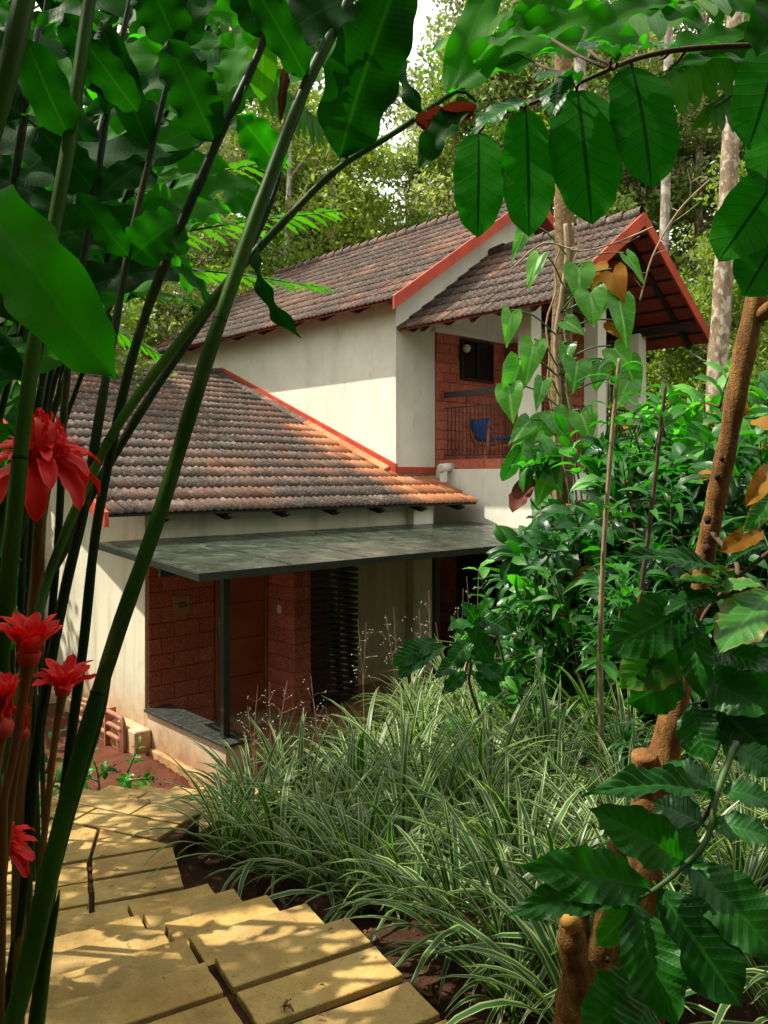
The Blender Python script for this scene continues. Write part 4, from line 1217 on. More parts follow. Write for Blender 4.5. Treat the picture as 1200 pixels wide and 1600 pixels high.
for row, (y0, n, ks) in enumerate(((24, 11, (1,0,5,2)), (30, 15, (0,1,2,4)), (37, 18, (0,4,2,1)), (46, 20, (4,0,2)), (60, 22, (4,2,0)))):
    for i in range(n):
        t = (i+.5)/n*2-1
        x = t*(y0*.62+5)+rnd.uniform(-1, 1); y = y0+rnd.uniform(-2.5, 2.5)
        a_, b_ = HX(x, y)
        if 3 < a_ < 19.5 and 5 < b_ < 21.5: continue
        ti_ = rnd.randrange(len(ks)); sc_ = rnd.uniform(.85, 1.3)*(1+row*.09)
        if -.4 < x/y*1260/30 - 0 < 3.6 and sc_ > .95 and y > 28: sc_ *= .62      # a gap in the tree tops where the sky shows
        put_tree(ks[ti_], x, y, sc_)
for x, y, k, s in ((-9,30,4,1.5),(-6,33,1,1.6),(-3.4,29,0,1.6),(-1.9,34,4,1.5),(4.9,31,4,1.6),(5.2,28,0,1.6),(6.4,33,2,2.0),(8,29,4,1.55),(9.5,33,0,1.8),(11,27,1,1.5),(13,30,2,2.0),(5.6,37,2,2.2),(15,26,0,1.6),(7.2,37,2,2.2),(-4.5,38,2,2.2),(9.5,17,0,1.0),(12,16,1,1.0),(11,21,2,1.1),(14.5,20,1,1.1),(8.3,19.5,2,.9),(13.5,13,0,1.0),(9.8,13.6,5,1.0),(11.5,15,5,1.2),(8.8,14.8,5,.9),(13,17.5,5,1.3),(-9,20,0,1),(-12,17,2,1.1),(-8,15.5,2,1.0),(-6.5,24,1,1.1),(-5,27,2,1),(-9,12,5,1.3),(-11,14,5,1.5),(-14,20,4,1.1),(7,25,3,.9)):
    put_tree(k, x, y, s)
# trees that stand outside the frame and shade the garden
def shade_tree(x, y, kind, s, z):
    return put_tree(kind, x, y, s, z)

# ---- single trunks one can tell apart
def lone_trunk(px, D, wpx, mat, label, name='tree', extra=None, sides=12, top=7.5, knots=0):
    pts = [P(x, y, D) for x, y in px]
    base = pts[0].copy(); g = G(base.x, base.y); base.z = g
    o = empty(name, (pts[0].x, pts[0].y, g)); tag(o, label, 'tree')
    L = [Vector((pts[0].x, pts[0].y, g-.15))]+pts
    sp = smooth_pts([tuple(p) for p in L], 5)
    n = len(sp); r = wpx/2/F*D
    m = MB(); m.tube([Vector(p)-o.location for p in sp], [r*(1.25-.45*i/n) for i in range(n)], sides, True, .12, 3)
    link('trunk', m.mesh('trunk', M[mat], True), o)
    return o, pts
t1, _ = lone_trunk([(878,690),(876,560),(882,400),(880,200),(882,0),(884,-260)], 9.6, 30, 'bark_palm', 'yellow-brown ringed tree trunk in front of the balcony with climbing heart-shaped leaves')
ccm, cax = crown_mesh('crown', LM['crown_a'], 300, 3.0, 2.0, 0, 14, 300, .12)
c_ = link('crown', ccm, t1); c_.location = P(884,-420,9.6)-t1.location
t2, _ = lone_trunk([(1120,620),(1128,470),(1140,250),(1150,0),(1156,-250)], 13.0, 27, 'bark_mottled', 'pale pink mottled trunk standing right of the balcony gable')
c_ = link('crown', ccm, t2); c_.location = P(1156,-330,13)-t2.location; c_.rotation_euler.z = 2
t3, _ = lone_trunk([(875,640),(876,420),(880,0),(880,-200)], 21.0, 22, 'bark_grey', 'straight grey trunk far behind, showing under the gable eave')
t4, _ = lone_trunk([(918,640),(914,450),(905,60),(905,-180)], 24.0, 20, 'bark_grey', 'thin pale trunk far behind, just right of the straight grey trunk')
t5, _ = lone_trunk([(522,430),(520,330),(524,180),(530,-60)], 30.0, 10, 'bark_grey', 'thin pale trunk beyond the ridge of the upper roof')
t6, _ = lone_trunk([(1040,640),(1036,480),(1040,300),(1046,0)], 22.0, 16, 'bark_grey', 'thin grey trunk in the forest left of the pale pink mottled trunk')

# ================================================================== SHRUBS
def add_shoot(o, base, d, L, n, sets, ll, leaves, stems, droop=.4, dens=1.0, whorl=False, start=.25, rad=.012, upf=.8):
    """a shoot from base along d; appends leaf specs"""
    d = Vector(d).normalized(); p = Vector(base); pts = [p.copy()]; seg = 7
    for i in range(seg):
        d = (d+Vector((0,0,-droop/seg))+rv(.10)).normalized(); p = p+d*(L/seg); pts.append(p.copy())
    stems.append((pts, rad))
    ang = rnd.uniform(0, 6.28)
    for i in range(n):
        t = start+(1-start)*(i+1)/n; k = min(seg-1, int(t*seg)); f = t*seg-k
        q = pts[k].lerp(pts[k+1], min(1, f)); dd = (pts[k+1]-pts[k]).normalized()
        side = dd.cross(Vector((0,0,1)))
        if side.length < .1: side = Vector((1,0,0))
        side.normalize(); up = side.cross(dd)
        ang += 1.57 if not whorl else 2.4
        for s in ((1, -1) if not whorl else (1,)):
            sd_ = side*math.cos(ang)*s+up*math.sin(ang)*s
            ld = (sd_*.95+dd*.5+Vector((0,0,-.25))+rv(.25)).normalized()
            l = ll*1.15*rnd.uniform(.5, 1.2)*(1-.25*t)
            leaves.append((q, q+ld*l, (Vector((0,0,upf))+ld*.3+dd*.3+Vector((-.25,-.25,0))+rv(.45)), sets[rnd.randrange(len(sets))] if rnd.random() > .018 else LS['old']))
def finish_plant(o, leaves, stems, matj, stem_mat='twig', cap=280, cull=None):
    for pts, rad in stems:
        m = MB(); n = len(pts); m.tube([p-o.location for p in pts], [rad*(1-.7*i/n) for i in range(n)], 6)
        link('branch', m.mesh('branch', M[stem_mat], True), o)
    rnd.shuffle(leaves)
    leaves.sort(key=lambda L: L[0].y)            # the ones nearest the path become single leaves
    for P0, P1, fc, st in leaves[:cap]: leaf_between(st[rnd.randrange(len(st))], o, P0, P1, fc)
    rest = {}
    for P0, P1, fc, st in leaves[cap:]:
        k = id(st); rest.setdefault(k, (Joined(), st))[0].add(st[rnd.randrange(len(st))], P0, P1, fc, off=o.location)
    for j, st in rest.values(): j.build('foliage', st[0][0].materials[0], o)
def shrub(x, y, h, r, label, sets, ll=.22, nsh=16, per=9, cap=230, name='shrub', cat='shrub', stem_mat='twig', droop=.5, upright=1.0, dead=None, group=None, z=None):
    g = G(x, y) if z is None else z
    o = empty(name, (x, y, g)); tag(o, label, cat, group)
    leaves = []; stems = []
    nm = max(2, nsh//6); mains = []
    for i in range(nm):
        a = 6.28*i/nm+rnd.uniform(-.4,.4); top = Vector((x+r*.45*math.cos(a), y+r*.45*math.sin(a), g+h*rnd.uniform(.8,1)))
        b = Vector((x+.08*math.cos(a), y+.08*math.sin(a), g-.05)); mid = b.lerp(top, .5)+rv(.12)
        pts = [Vector(p) for p in smooth_pts([tuple(b), tuple(mid), tuple(top)], 5)]
        stems.append((pts, .022)); mains.append(pts)
        add_shoot(o, top, (math.cos(a)*.3, math.sin(a)*.3, 1), .35, 4, sets, ll, leaves, stems, .2, start=.0)
    for i in range(nsh):
        mp = mains[i % nm]; t = .18+.82*((i+.5)/nsh); q = mp[min(len(mp)-1, int(t*len(mp)))]
        a = i*2.4+rnd.uniform(-.3,.3)
        L = r*rnd.uniform(.7,1.1)*(1.05-.45*t)
        add_shoot(o, q, (math.cos(a), math.sin(a), .35*upright), L, per, sets, ll, leaves, stems, droop)
    finish_plant(o, leaves, stems, None, stem_mat, cap)
    return o
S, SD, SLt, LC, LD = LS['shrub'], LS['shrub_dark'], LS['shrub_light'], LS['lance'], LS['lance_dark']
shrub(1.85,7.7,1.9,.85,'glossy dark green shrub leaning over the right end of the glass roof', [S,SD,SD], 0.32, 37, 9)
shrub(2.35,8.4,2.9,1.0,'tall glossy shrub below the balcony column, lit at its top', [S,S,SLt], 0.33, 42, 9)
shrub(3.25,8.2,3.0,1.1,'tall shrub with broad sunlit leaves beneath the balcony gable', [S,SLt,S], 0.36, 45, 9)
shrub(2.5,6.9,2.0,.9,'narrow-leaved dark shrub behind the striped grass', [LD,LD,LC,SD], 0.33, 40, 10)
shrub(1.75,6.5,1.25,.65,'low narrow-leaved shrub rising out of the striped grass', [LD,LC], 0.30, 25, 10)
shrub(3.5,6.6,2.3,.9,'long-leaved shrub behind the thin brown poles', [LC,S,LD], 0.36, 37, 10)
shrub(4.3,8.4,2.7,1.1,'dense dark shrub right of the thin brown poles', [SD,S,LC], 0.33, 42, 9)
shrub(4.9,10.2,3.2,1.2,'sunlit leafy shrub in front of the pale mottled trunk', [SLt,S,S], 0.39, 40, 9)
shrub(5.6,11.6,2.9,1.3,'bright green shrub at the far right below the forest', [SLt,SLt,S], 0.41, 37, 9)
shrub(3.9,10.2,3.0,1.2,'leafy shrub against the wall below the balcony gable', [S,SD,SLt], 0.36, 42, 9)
shrub(4.6,6.7,2.0,.9,'dark shrub behind the knotty brown trunk', [SD,LD,S], 0.33, 32, 9)
shrub(3.4,5.3,.95,.8,'low dark undergrowth shrub right of the striped grass', [LD,SD], 0.30, 25, 9)
shrub(2.6,5.7,.9,.6,'small dark leafy shrub between the two thin brown poles', [LD,SD], 0.28, 20, 9)
shrub(6.6,13.4,3.2,1.3,'tall green shrub beside the foot of the forest trees', [S,SLt], 0.41, 32, 9)
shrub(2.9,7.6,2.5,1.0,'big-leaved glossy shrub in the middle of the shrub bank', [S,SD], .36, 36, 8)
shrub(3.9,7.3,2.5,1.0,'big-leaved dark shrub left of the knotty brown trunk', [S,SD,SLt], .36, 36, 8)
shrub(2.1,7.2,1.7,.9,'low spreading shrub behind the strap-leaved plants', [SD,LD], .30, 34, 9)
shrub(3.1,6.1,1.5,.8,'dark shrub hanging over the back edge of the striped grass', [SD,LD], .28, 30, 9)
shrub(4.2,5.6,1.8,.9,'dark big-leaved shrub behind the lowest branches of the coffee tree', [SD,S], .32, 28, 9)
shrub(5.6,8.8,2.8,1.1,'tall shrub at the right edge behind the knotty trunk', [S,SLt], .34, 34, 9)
# small coffee seedling leaning towards the glass roof post
def sprout(x, y, label, pts_px, D, leaves_px, st, name='seedling', cat='seedling'):
    g = G(x, y); o = empty(name, (x, y, g)); tag(o, label, cat)
    pts = [Vector((x, y, g-.03))]+[P(a, b, D) for a, b in pts_px]
    pts = [Vector(p) for p in smooth_pts([tuple(p) for p in pts], 5)]
    m = MB(); n = len(pts); m.tube([p-o.location for p in pts], [.014*(1-.6*i/n) for i in range(n)], 7); link('stem', m.mesh('stem', M['twig'], True), o)
    for bx, by, tx, ty, w in leaves_px:
        p0 = P(bx, by, D); p1 = P(tx, ty, D*rnd.uniform(.965, 1.0))
        near = min(pts, key=lambda q: (q-p0).length)
        m = MB(); m.tube([near-o.location, p0-o.location], .004, 4); link('petiole', m.mesh('petiole', M['green_stem']), o)
        leaf_between(st[rnd.randrange(len(st))], o, p0, p1, CAMV+Vector((-.2,0,.7))+rv(.3), w/F*D)
    return o
CH = LS['coffee_hero']; CP_ = LS['coffee_pale']
sprout(.95,6.0,'coffee seedling with broad ribbed leaves standing in the striped grass',[(738,1085),(735,1040),(735,1000),(745,960)],6.0,
  [(680,1000,612,1040,38),(700,1010,618,1062,34),(735,1000,700,1045,34),(740,985,770,1040,40),(745,965,800,990,36),(745,975,700,985,32),(748,960,742,1010,30),(735,1020,680,1060,30),(740,1030,790,1065,34),(730,1050,690,1085,26),(742,1050,785,1090,28),(750,965,775,935,26),(745,975,720,940,26)], CH)
shrub(1.15,6.9,1.5,.55,'light green coffee sapling with arching leaves beside the glass roof corner', [S,SLt], .22, 14, 8)

# rosette plant with long strap leaves
def rosettes(x, y, heads, label):
    g = G(x, y); o = empty('strap_leaf_plant', (x, y, g)); tag(o, label, 'plant')
    for hx, hy, hz, n, L in heads:
        b = Vector((x, y, g)); tp = Vector((x+hx, y+hy, g+hz)); mid = b.lerp(tp, .5)+rv(.05)
        pts = [Vector(p) for p in smooth_pts([tuple(b), tuple(mid), tuple(tp)], 4)]
        m = MB(); m.tube([p-o.location for p in pts], .013, 6); link('stem', m.mesh('stem', M['twig'], True), o)
        for i in range(n):
            a = i*2.4; t = 1-.32*i/n; q = b.lerp(tp, t)
            e = rnd.uniform(-.2, .65) if i > 4 else .9
            dr = Vector((math.cos(a), math.sin(a), e)).normalized()
            leaf_between(LS['strap'][i % 4], o, q, q+dr*L*rnd.uniform(.75,1.1), Vector((0,0,1))+rv(.2), .026)
    return o
rosettes(1.75,5.9,[(0,0,1.35,46,.34),(.12,-.1,.85,36,.30),(-.1,.1,1.0,30,.3),(.25,.1,1.15,36,.32)],'dark many-leaved plant with narrow strap leaves in front of the shrubs')
rosettes(1.5,5.0,[(0,0,.5,30,.22),(.12,-.05,.35,24,.2)],'small bright narrow-leaved plant at the back of the striped grass')
rosettes(2.35,6.2,[(0,0,1.6,40,.32),(-.2,-.1,1.1,36,.32)],'dark strap-leaved plant beside the left thin brown pole')

# thin poles (young trees)
for px, D, lb in (([(940,1180),(938,1000),(945,830),(960,640),(968,560)],5.2,'left one of two thin brown poles rising through the shrubs'),
                  ([(983,1150),(995,980),(1015,820),(1030,690),(1040,600)],5.6,'right one of two thin brown poles rising through the shrubs')):
    pts = [P(a, b, D) for a, b in px]; g = G(pts[0].x, pts[0].y); o = empty('sapling', (pts[0].x, pts[0].y, g)); tag(o, lb, 'sapling')
    pp_ = [Vector((pts[0].x, pts[0].y, g-.1))]+pts; sp = [Vector(p) for p in smooth_pts([tuple(p) for p in pp_], 6)]
    m = MB(); n = len(sp); m.tube([p-o.location for p in sp], [.022*(1-.45*i/n) for i in range(n)], 8, True, .15, 4)
    link('stem', m.mesh('stem', M['twig_pale'] if D < 5.4 else M['twig'], True), o)
    for i in range(34):
        q = sp[int(n*(.35+.62*i/34))]; a = i*2.4
        dr = Vector((math.cos(a), math.sin(a), rnd.uniform(-.4,.3))).normalized()
        leaf_between((LC+S)[rnd.randrange(8)], o, q+dr*.02, q+dr*rnd.uniform(.16,.27), Vector((0,-.2,1))+rv(.4))

# ---- plants left of the path and at the foot of the side wall
for x, y, h, r, lb in ((-3.0,6.6,.75,.5,'leafy green plant left of the path, nearest the steps'),(-3.7,7.3,.85,.55,'leafy plant with a few yellow leaves beside the bare red earth'),(-3.1,7.6,.55,.4,'small leafy plant at the far left edge of the path'),
                       (-2.9,8.6,.5,.35,'thin-stemmed plant by the corner of the side wall'),(-4.3,8.4,.8,.5,'leafy plant at the foot of the side wall'),(-2.55,5.6,.45,.35,'low dark plant against the left edge of the middle landing')):
    shrub(x, y, h, r, lb, [S,SLt], .13, 12, 6, name='plant', cat='plant', stem_mat='green_stem', cap=120)

# ================================================================== STRIPED GRASS
def tuft_mesh(seed, n=58, Lm=.92):
    rr = random.Random(seed); vs = []; fs = []; uv = []
    seg = 9
    for b in range(n):
        a = rr.uniform(0, 6.283); r0 = rr.uniform(0, .07); L = Lm*rr.uniform(.55, 1.1); w = rr.uniform(.010, .022)
        el = rr.uniform(.75, 1.45); bend = rr.uniform(1.0, 2.7)*(1.55-el*.6)
        if rr.random() < .06: w *= .6; L *= .7; bend *= 1.6
        p = Vector((r0*math.cos(a), r0*math.sin(a), 0)); h = Vector((math.cos(a), math.sin(a), 0)); sd_ = Vector((-math.sin(a), math.cos(a), 0))
        side_drift = rr.uniform(-.35,.35); base = len(vs); e = el
        for i in range(seg+1):
            t = i/seg
            ww = w*(.55+.9*t if t < .35 else (.865+.1 if t < .5 else (1-((t-.5)/.5)**2)*.98+.01))
            d = h*math.cos(e)+Vector((0,0,1))*math.sin(e); nrm = -h*math.sin(e)+Vector((0,0,1))*math.cos(e)
            vs += [tuple(p-sd_*ww+nrm*ww*.35), tuple(p), tuple(p+sd_*ww+nrm*ww*.35)]
            uv += [(0, t), (.5, t), (1, t)]
            p = p+d*(L/seg)+sd_*(side_drift*L/seg*t*.5); e -= bend/seg*(.4+1.2*t)
        for i in range(seg):
            q = base+i*3
            fs += [(q, q+1, q+4, q+3), (q+1, q+2, q+5, q+4)]
    return mesh_from('blades', vs, fs, uv, LM['grass'])
TUFT = [tuft_mesh(s, 50 if s % 2 else 38, .86+.05*s) for s in range(6)]
bed = []
def inside_bed(x, y):
    a_, b_ = HX(x, y)
    if b_ > 7.75 and a_ > 4.2: return False
    lx = np.interp(y, [2.0,2.6,3.2,4,5,6,7,8,9.2], [.78,.55,.34,.08,-.55,-1.02,-1.1,-1.25,-1.3])
    rx = np.interp(y, [2,3,4,5,6,7,8,9.5,11], [2.4,2.6,2.6,2.3,1.75,1.3,1.2,1.2,1.6])
    if not (lx < x < rx): return False
    for (pl, pz_), b2 in zip(path_polys, bb):
        if b2[0]-.3 < x < b2[1]+.3 and b2[2]-.3 < y < b2[3]+.3 and pt_in(pl, x, y, .24): return False
    return True
y = 2.55
while y < 10.6:
    x = -1.6
    st = .40+.010*y
    while x < 2.7:
        xx, yy = x+rnd.uniform(-.12,.12), y+rnd.uniform(-.12,.12)
        if inside_bed(xx, yy): bed.append((xx, yy))
        x += st
    y += st*.92
bed += [(-1.0,5.25),(-.95,5.75),(-1.0,6.15),(-.72,5.45),(-.62,4.95),(-.35,4.65),(.44,2.75),(.60,2.42),(.30,3.15),(.14,3.62),(.55,3.05),(-.12,4.15)]
def zone(y): return ('arching tuft of cream-edged green grass in the front of the bed', 'striped grass tufts at the front of the bed') if y < 4.3 else \
    (('tuft of cream-edged green grass in the middle of the dense bed', 'striped grass tufts in the middle of the bed') if y < 6.8 else ('tuft of cream-edged green grass at the back near the porch', 'striped grass tufts near the porch'))
SPOT = [('beside the right corner of the upper landing',(.75,2.55)),('beside the first steps below the upper landing',(.35,3.3)),('beside the lowest step of the first flight',(-.1,4.1)),('beside the middle landing, nearest its corner',(-1.0,5.25)),
 ('beside the top of the second flight',(-1.0,6.15)),('beside the foot of the second flight',(-1.2,8.0)),('in front of the black porch post',(-1.25,8.9)),('around the foot of the coffee seedling',(.95,5.9)),('at the foot of the left thin brown pole',(1.4,5.1)),
 ('right behind the forked brown stump',(.8,2.9)),('directly behind the knotty coffee trunk',(1.0,3.4)),('on bare soil between the two flights of steps',(-.35,4.65))]
NAMED = {}
for tx, (sx, sy) in SPOT:
    k = min((i for i in range(len(bed)) if i not in NAMED), key=lambda i: (bed[i][0]-sx)**2+(bed[i][1]-sy)**2); NAMED[k] = tx
for bi, (x, y) in enumerate(bed):
    s = rnd.uniform(.68,1.05) if y > 4 else rnd.uniform(.62,.9)
    if x < 0 and y > 7: s *= .8
    o = link('grass_tuft', TUFT[rnd.randrange(6)]); o.location = (x, y, G(x, y)-.02); o.rotation_euler = (rnd.uniform(-.15,.15), rnd.uniform(-.15,.15), rnd.uniform(0,6.28)); o.scale = (s, s, s)
    lb, gp = zone(y)
    if bi in NAMED: lb = 'striped grass tuft '+NAMED[bi]
    tag(o, lb, 'grass tuft', gp, kind='thing')

# airy flower sprays over the grass
def spray(x, y, h, label):
    g = G(x, y); o = empty('flower_spray', (x, y, g)); tag(o, label, 'wild flower', 'airy flower sprays over the striped grass')
    m = MB(); buds = MB()
    for s in range(2):
        a = rnd.uniform(0, 6.28); tp = Vector((.14*math.cos(a), .14*math.sin(a), h*rnd.uniform(.85,1.1)))
        pts = [Vector(p) for p in smooth_pts([(0,0,0), tuple(tp*.5+rv(.03)), tuple(tp)], 5)]
        m.tube(pts, .0022, 4)
        for i in range(8):
            q = pts[int(len(pts)*(.5+.5*i/12))]; e = q+Vector((rnd.uniform(-.12,.12), rnd.uniform(-.12,.12), rnd.uniform(.0,.13)))
            m.tube([q, e], .0012, 3, False)
            for c in range(2):
                f = e+rv(.02); r = .0048
                buds.add([f+Vector((0,0,r)), f+Vector((r,0,0)), f+Vector((0,r,0)), f-Vector((r,0,0)), f-Vector((0,r,0)), f-Vector((0,0,r))], [(0,1,2),(0,2,3),(0,3,4),(0,4,1),(5,2,1),(5,3,2),(5,4,3),(5,1,4)])
    link('stem', m.mesh('stem', M['twig_pale']), o)
    b = link('buds', buds.mesh('buds', M['white_paint']), o); b['kind'] = 'stuff'
for x, y, h in ((.5,8.3,1.35),(.8,8.0,1.4),(.15,8.6,1.3),(-.2,8.3,1.2),(-1.1,8.0,1.2),(-1.35,8.4,1.0),(1.0,8.6,1.5),(-.55,7.6,1.15),(.6,7.4,1.25)):
    spray(x, y, h, 'thin airy spray of tiny pale buds above the striped grass by the porch')

# leaf litter and stones on the soil
J = Joined()
for i in range(1500):
    x = rnd.uniform(-4.5, 2.2); y = 2.2+7.8*rnd.random()**1.6; a_, b_ = HX(x, y)
    if a_ > 4.9 and b_ > 8: continue
    if any(b2[0]-.1 < x < b2[1]+.1 and b2[2]-.1 < y < b2[3]+.1 and pt_in(pl, x, y, .06) for (pl, _z), b2 in zip(path_polys, bb)): continue
    z_ = G(x, y)+.035; a = rnd.uniform(0, 6.28); l = rnd.uniform(.04, .11)
    J.add(LS['dry'][i % 4], Vector((x, y, z_)), Vector((x+l*math.cos(a), y+l*math.sin(a), z_+rnd.uniform(-.01,.02))), Vector((0,0,1))+rv(.5))
lit = J.build('leaf_litter', LM['dry'], None); tag(lit, 'brown dead leaves scattered on the dark soil', 'leaf litter')
m = MB()
for i in range(1500):
    x = rnd.uniform(-4.5, 2.4); y = 2.2+7.8*rnd.random()**1.5
    if any(b2[0] < x < b2[1] and b2[2] < y < b2[3] and pt_in(pl, x, y, .03) for (pl, _z), b2 in zip(path_polys, bb)): continue
    c = Vector((x, y, G(x, y)+.01)); r = rnd.uniform(.006,.022)
    v = [c+Vector((0,0,r*.8)), c+Vector((r,0,0))+rv(.3*r), c+Vector((0,r,0))+rv(.3*r), c-Vector((r,0,0))+rv(.3*r), c-Vector((0,r,0))+rv(.3*r), c-Vector((0,0,r))]
    m.add(v, [(0,1,2),(0,2,3),(0,3,4),(0,4,1),(5,2,1),(5,3,2),(5,4,3),(5,1,4)])
peb = link('soil_clods', m.mesh('soil_clods', M['clod'])); tag(peb, 'small reddish clods and pebbles on the bare soil', 'pebbles', kind='stuff')
# twigs and leaf crumbs lying on the slabs
J = Joined(); rc = random.Random(21)
for pl, z_ in path_polys:
    for k in range(3):
        u_, v_ = rc.random(), rc.random(); a = Vector(pl[0]).lerp(Vector(pl[1]), u_); b = Vector(pl[3]).lerp(Vector(pl[2]), u_); q = a.lerp(b, v_)
        t_ = rc.uniform(0, 6.28); l = rc.choice((.012,.016,.02,.03,.05)); q = Vector((q.x, q.y, z_+.008))
        J.add(LS['dry'][rc.randrange(4)], q, q+Vector((l*math.cos(t_), l*math.sin(t_), .002)), Vector((0,0,1))+Vector((rc.uniform(-.3,.3), rc.uniform(-.3,.3), 0)))
cr_ = J.build('leaf_crumbs', LM['dry'], None); tag(cr_, 'small dark leaf crumbs lying on the yellow stone slabs', 'leaf crumbs')
# ================================================================== TORCH GINGER CANES (close to the camera, left)
GI, GD = LS['ginger'], LS['ginger_dark']
def cane(px, label, leaves=(), mat='cane', name='ginger_cane', wob=0.0, rest=True):
    """px: (x, y, width_px, depth) from foot to top"""
    sp = smooth_pts([(*P(x, y, D), w*.57/2/F*D) for x, y, w, D in px], 6)
    b = Vector(sp[0][:3]); d = (Vector(sp[0][:3])-Vector(sp[3][:3])).normalized()
    g = G(b.x, b.y)
    foot = b+d*((b.z-g)/max(.3, -d.z)) if b.z > g and d.z < -.2 else Vector((b.x, b.y, g)); foot.z = G(foot.x, foot.y)-.03
    o = empty(name, foot); tag(o, label, 'torch ginger')
    pts = [foot]+[Vector(p[:3]) for p in sp]; rad = [sp[0][3]*1.1]+[p[3] for p in sp]
    m = MB(); m.tube([p-foot for p in pts], rad, 14)
    # sheath ridges: a slightly thicker sleeve ending at each node
    link('stalk', m.mesh('stalk', M[mat], True), o)
    for k in range(2, len(sp)-6, 5):
        q = [Vector(p[:3])-foot for p in sp[k:k+5]]; r = sp[k][3]
        mm = MB(); mm.tube(q, [r*1.02, r*1.04, r*1.05, r*1.055, r*1.0], 14, False); link('sheath', mm.mesh('sheath', M[mat], True), o)
        if k % 3: continue
        mm = MB(); a_ = q[-1]; dn = (q[-1]-q[-2]).normalized(); mm.tube([a_-dn*r*.28, a_-dn*r*.1, a_+dn*r*.18], [r*1.0, r*1.065, r*1.0], 14, False); link('node_ring', mm.mesh('node_ring', M['cane_dark'], True), o)
    for L in leaves:
        bx, by, bD, tx, ty, tD, w, st = L[:8]; fc = L[8] if len(L) > 8 else CAMV
        p0 = P(bx, by, bD); p1 = P(tx, ty, tD)
        near = min(pts, key=lambda q: (q-p0).length)
        if (near-p0).length > .015:
            m = MB(); m.tube([near-foot, near.lerp(p0, .5)-foot+Vector((0,0,.01)), p0-foot], [.006, .005, .003], 6); link('petiole', m.mesh('petiole', M[mat], True), o)
        leaf_between(st[rnd.randrange(len(st))], o, p0, p1, Vector(fc)+rv(.12), w/F*((bD+tD)/2))
    return o
cane([(-30,1700,60,1.15),(20,1600,54,1.18),(100,1270,46,1.25),(180,1000,42,1.32),(250,800,40,1.38),(330,540,40,1.45),(410,310,36,1.52),(480,130,32,1.58),(545,0,28,1.64),(600,-130,22,1.7)],
     'thickest green ginger cane crossing the picture from bottom left to top centre',
     [(478,122,1.58,392,-30,1.5,58,GD),(548,-5,1.64,440,62,1.6,95,GD,(.3,-1,.3)),(500,90,1.6,430,-60,1.75,80,GI),(560,-40,1.66,660,-160,1.6,100,GD)])
cane([(60,960,26,1.45),(80,890,26,1.5),(130,770,26,1.56),(200,640,26,1.62),(340,460,24,1.72),(440,350,20,1.8),(530,262,18,1.86),(620,205,16,1.9),(700,150,13,1.94),(760,112,10,1.97)],
     'slender ginger cane leaning right across the gap above the roofs',
     [(531,245,1.86,628,-45,1.7,118,GD),(700,150,1.94,960,22,1.9,72,GI,(0,-1,.5)),(720,140,1.95,1010,60,2.1,60,GI,(0,-.8,.8)),(650,190,1.9,745,165,1.85,44,LS['maroon'],(0,-.6,-.8)),(745,160,1.9,655,265,1.85,46,GD,(-.2,-1,.2)),
      (668,185,1.9,632,40,1.95,34,GD,(-1,-.3,.2)),(405,385,1.75,472,528,1.7,26,GD,(-.8,-.6,.2)),(760,112,1.97,900,-30,2.0,60,GI),(700,150,1.94,780,-40,2.1,56,GI,(0,-.7,.6))])
cane([(-10,1250,36,1.3),(5,1000,44,1.3),(17,860,44,1.3),(40,640,40,1.32),(69,440,38,1.34),(108,220,36,1.38),(140,0,32,1.42),(160,-120,28,1.45)],
     'bright green ginger cane in front of the full red flower',
     [(108,215,1.38,40,60,1.3,70,GD),(-40,300,1.15,182,596,1.05,128,GI,(.1,-1,.25)),(130,60,1.42,215,175,1.5,55,GD)])
cane([(-60,420,60,1.05),(-20,230,58,1.05),(20,80,56,1.06),(50,-60,50,1.08)], 'thick blurred cane at the very top left corner', [])
cane([(5,1600,26,1.5),(35,1400,28,1.5),(60,1150,28,1.52),(100,930,28,1.55),(130,800,27,1.57),(157,640,24,1.6),(185,480,20,1.66),(205,370,18,1.7),(240,220,16,1.75),(275,70,14,1.8)],
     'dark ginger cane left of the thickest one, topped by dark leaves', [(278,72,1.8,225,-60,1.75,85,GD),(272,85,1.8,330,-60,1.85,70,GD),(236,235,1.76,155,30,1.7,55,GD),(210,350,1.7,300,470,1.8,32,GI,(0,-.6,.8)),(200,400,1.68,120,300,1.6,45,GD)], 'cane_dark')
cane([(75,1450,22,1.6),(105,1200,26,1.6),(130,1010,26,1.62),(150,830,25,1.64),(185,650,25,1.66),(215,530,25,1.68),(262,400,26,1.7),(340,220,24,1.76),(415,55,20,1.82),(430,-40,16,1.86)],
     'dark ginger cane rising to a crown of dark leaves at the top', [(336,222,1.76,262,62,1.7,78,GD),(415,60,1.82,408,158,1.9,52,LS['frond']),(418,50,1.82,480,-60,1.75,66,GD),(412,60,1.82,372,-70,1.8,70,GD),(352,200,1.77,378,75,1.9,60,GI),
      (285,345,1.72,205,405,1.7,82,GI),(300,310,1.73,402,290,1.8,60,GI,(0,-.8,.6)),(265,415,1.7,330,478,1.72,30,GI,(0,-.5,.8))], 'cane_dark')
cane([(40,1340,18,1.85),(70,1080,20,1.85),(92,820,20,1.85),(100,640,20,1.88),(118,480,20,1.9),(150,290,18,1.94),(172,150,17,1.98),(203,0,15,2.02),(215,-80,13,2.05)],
     'dark ginger cane behind the full red flower', [(172,150,1.98,100,20,1.9,60,GD),(165,180,1.96,240,60,2.1,60,GI),(150,300,1.94,60,200,1.9,64,GD),(145,320,1.93,235,250,2.0,50,GD)], 'cane_dark')
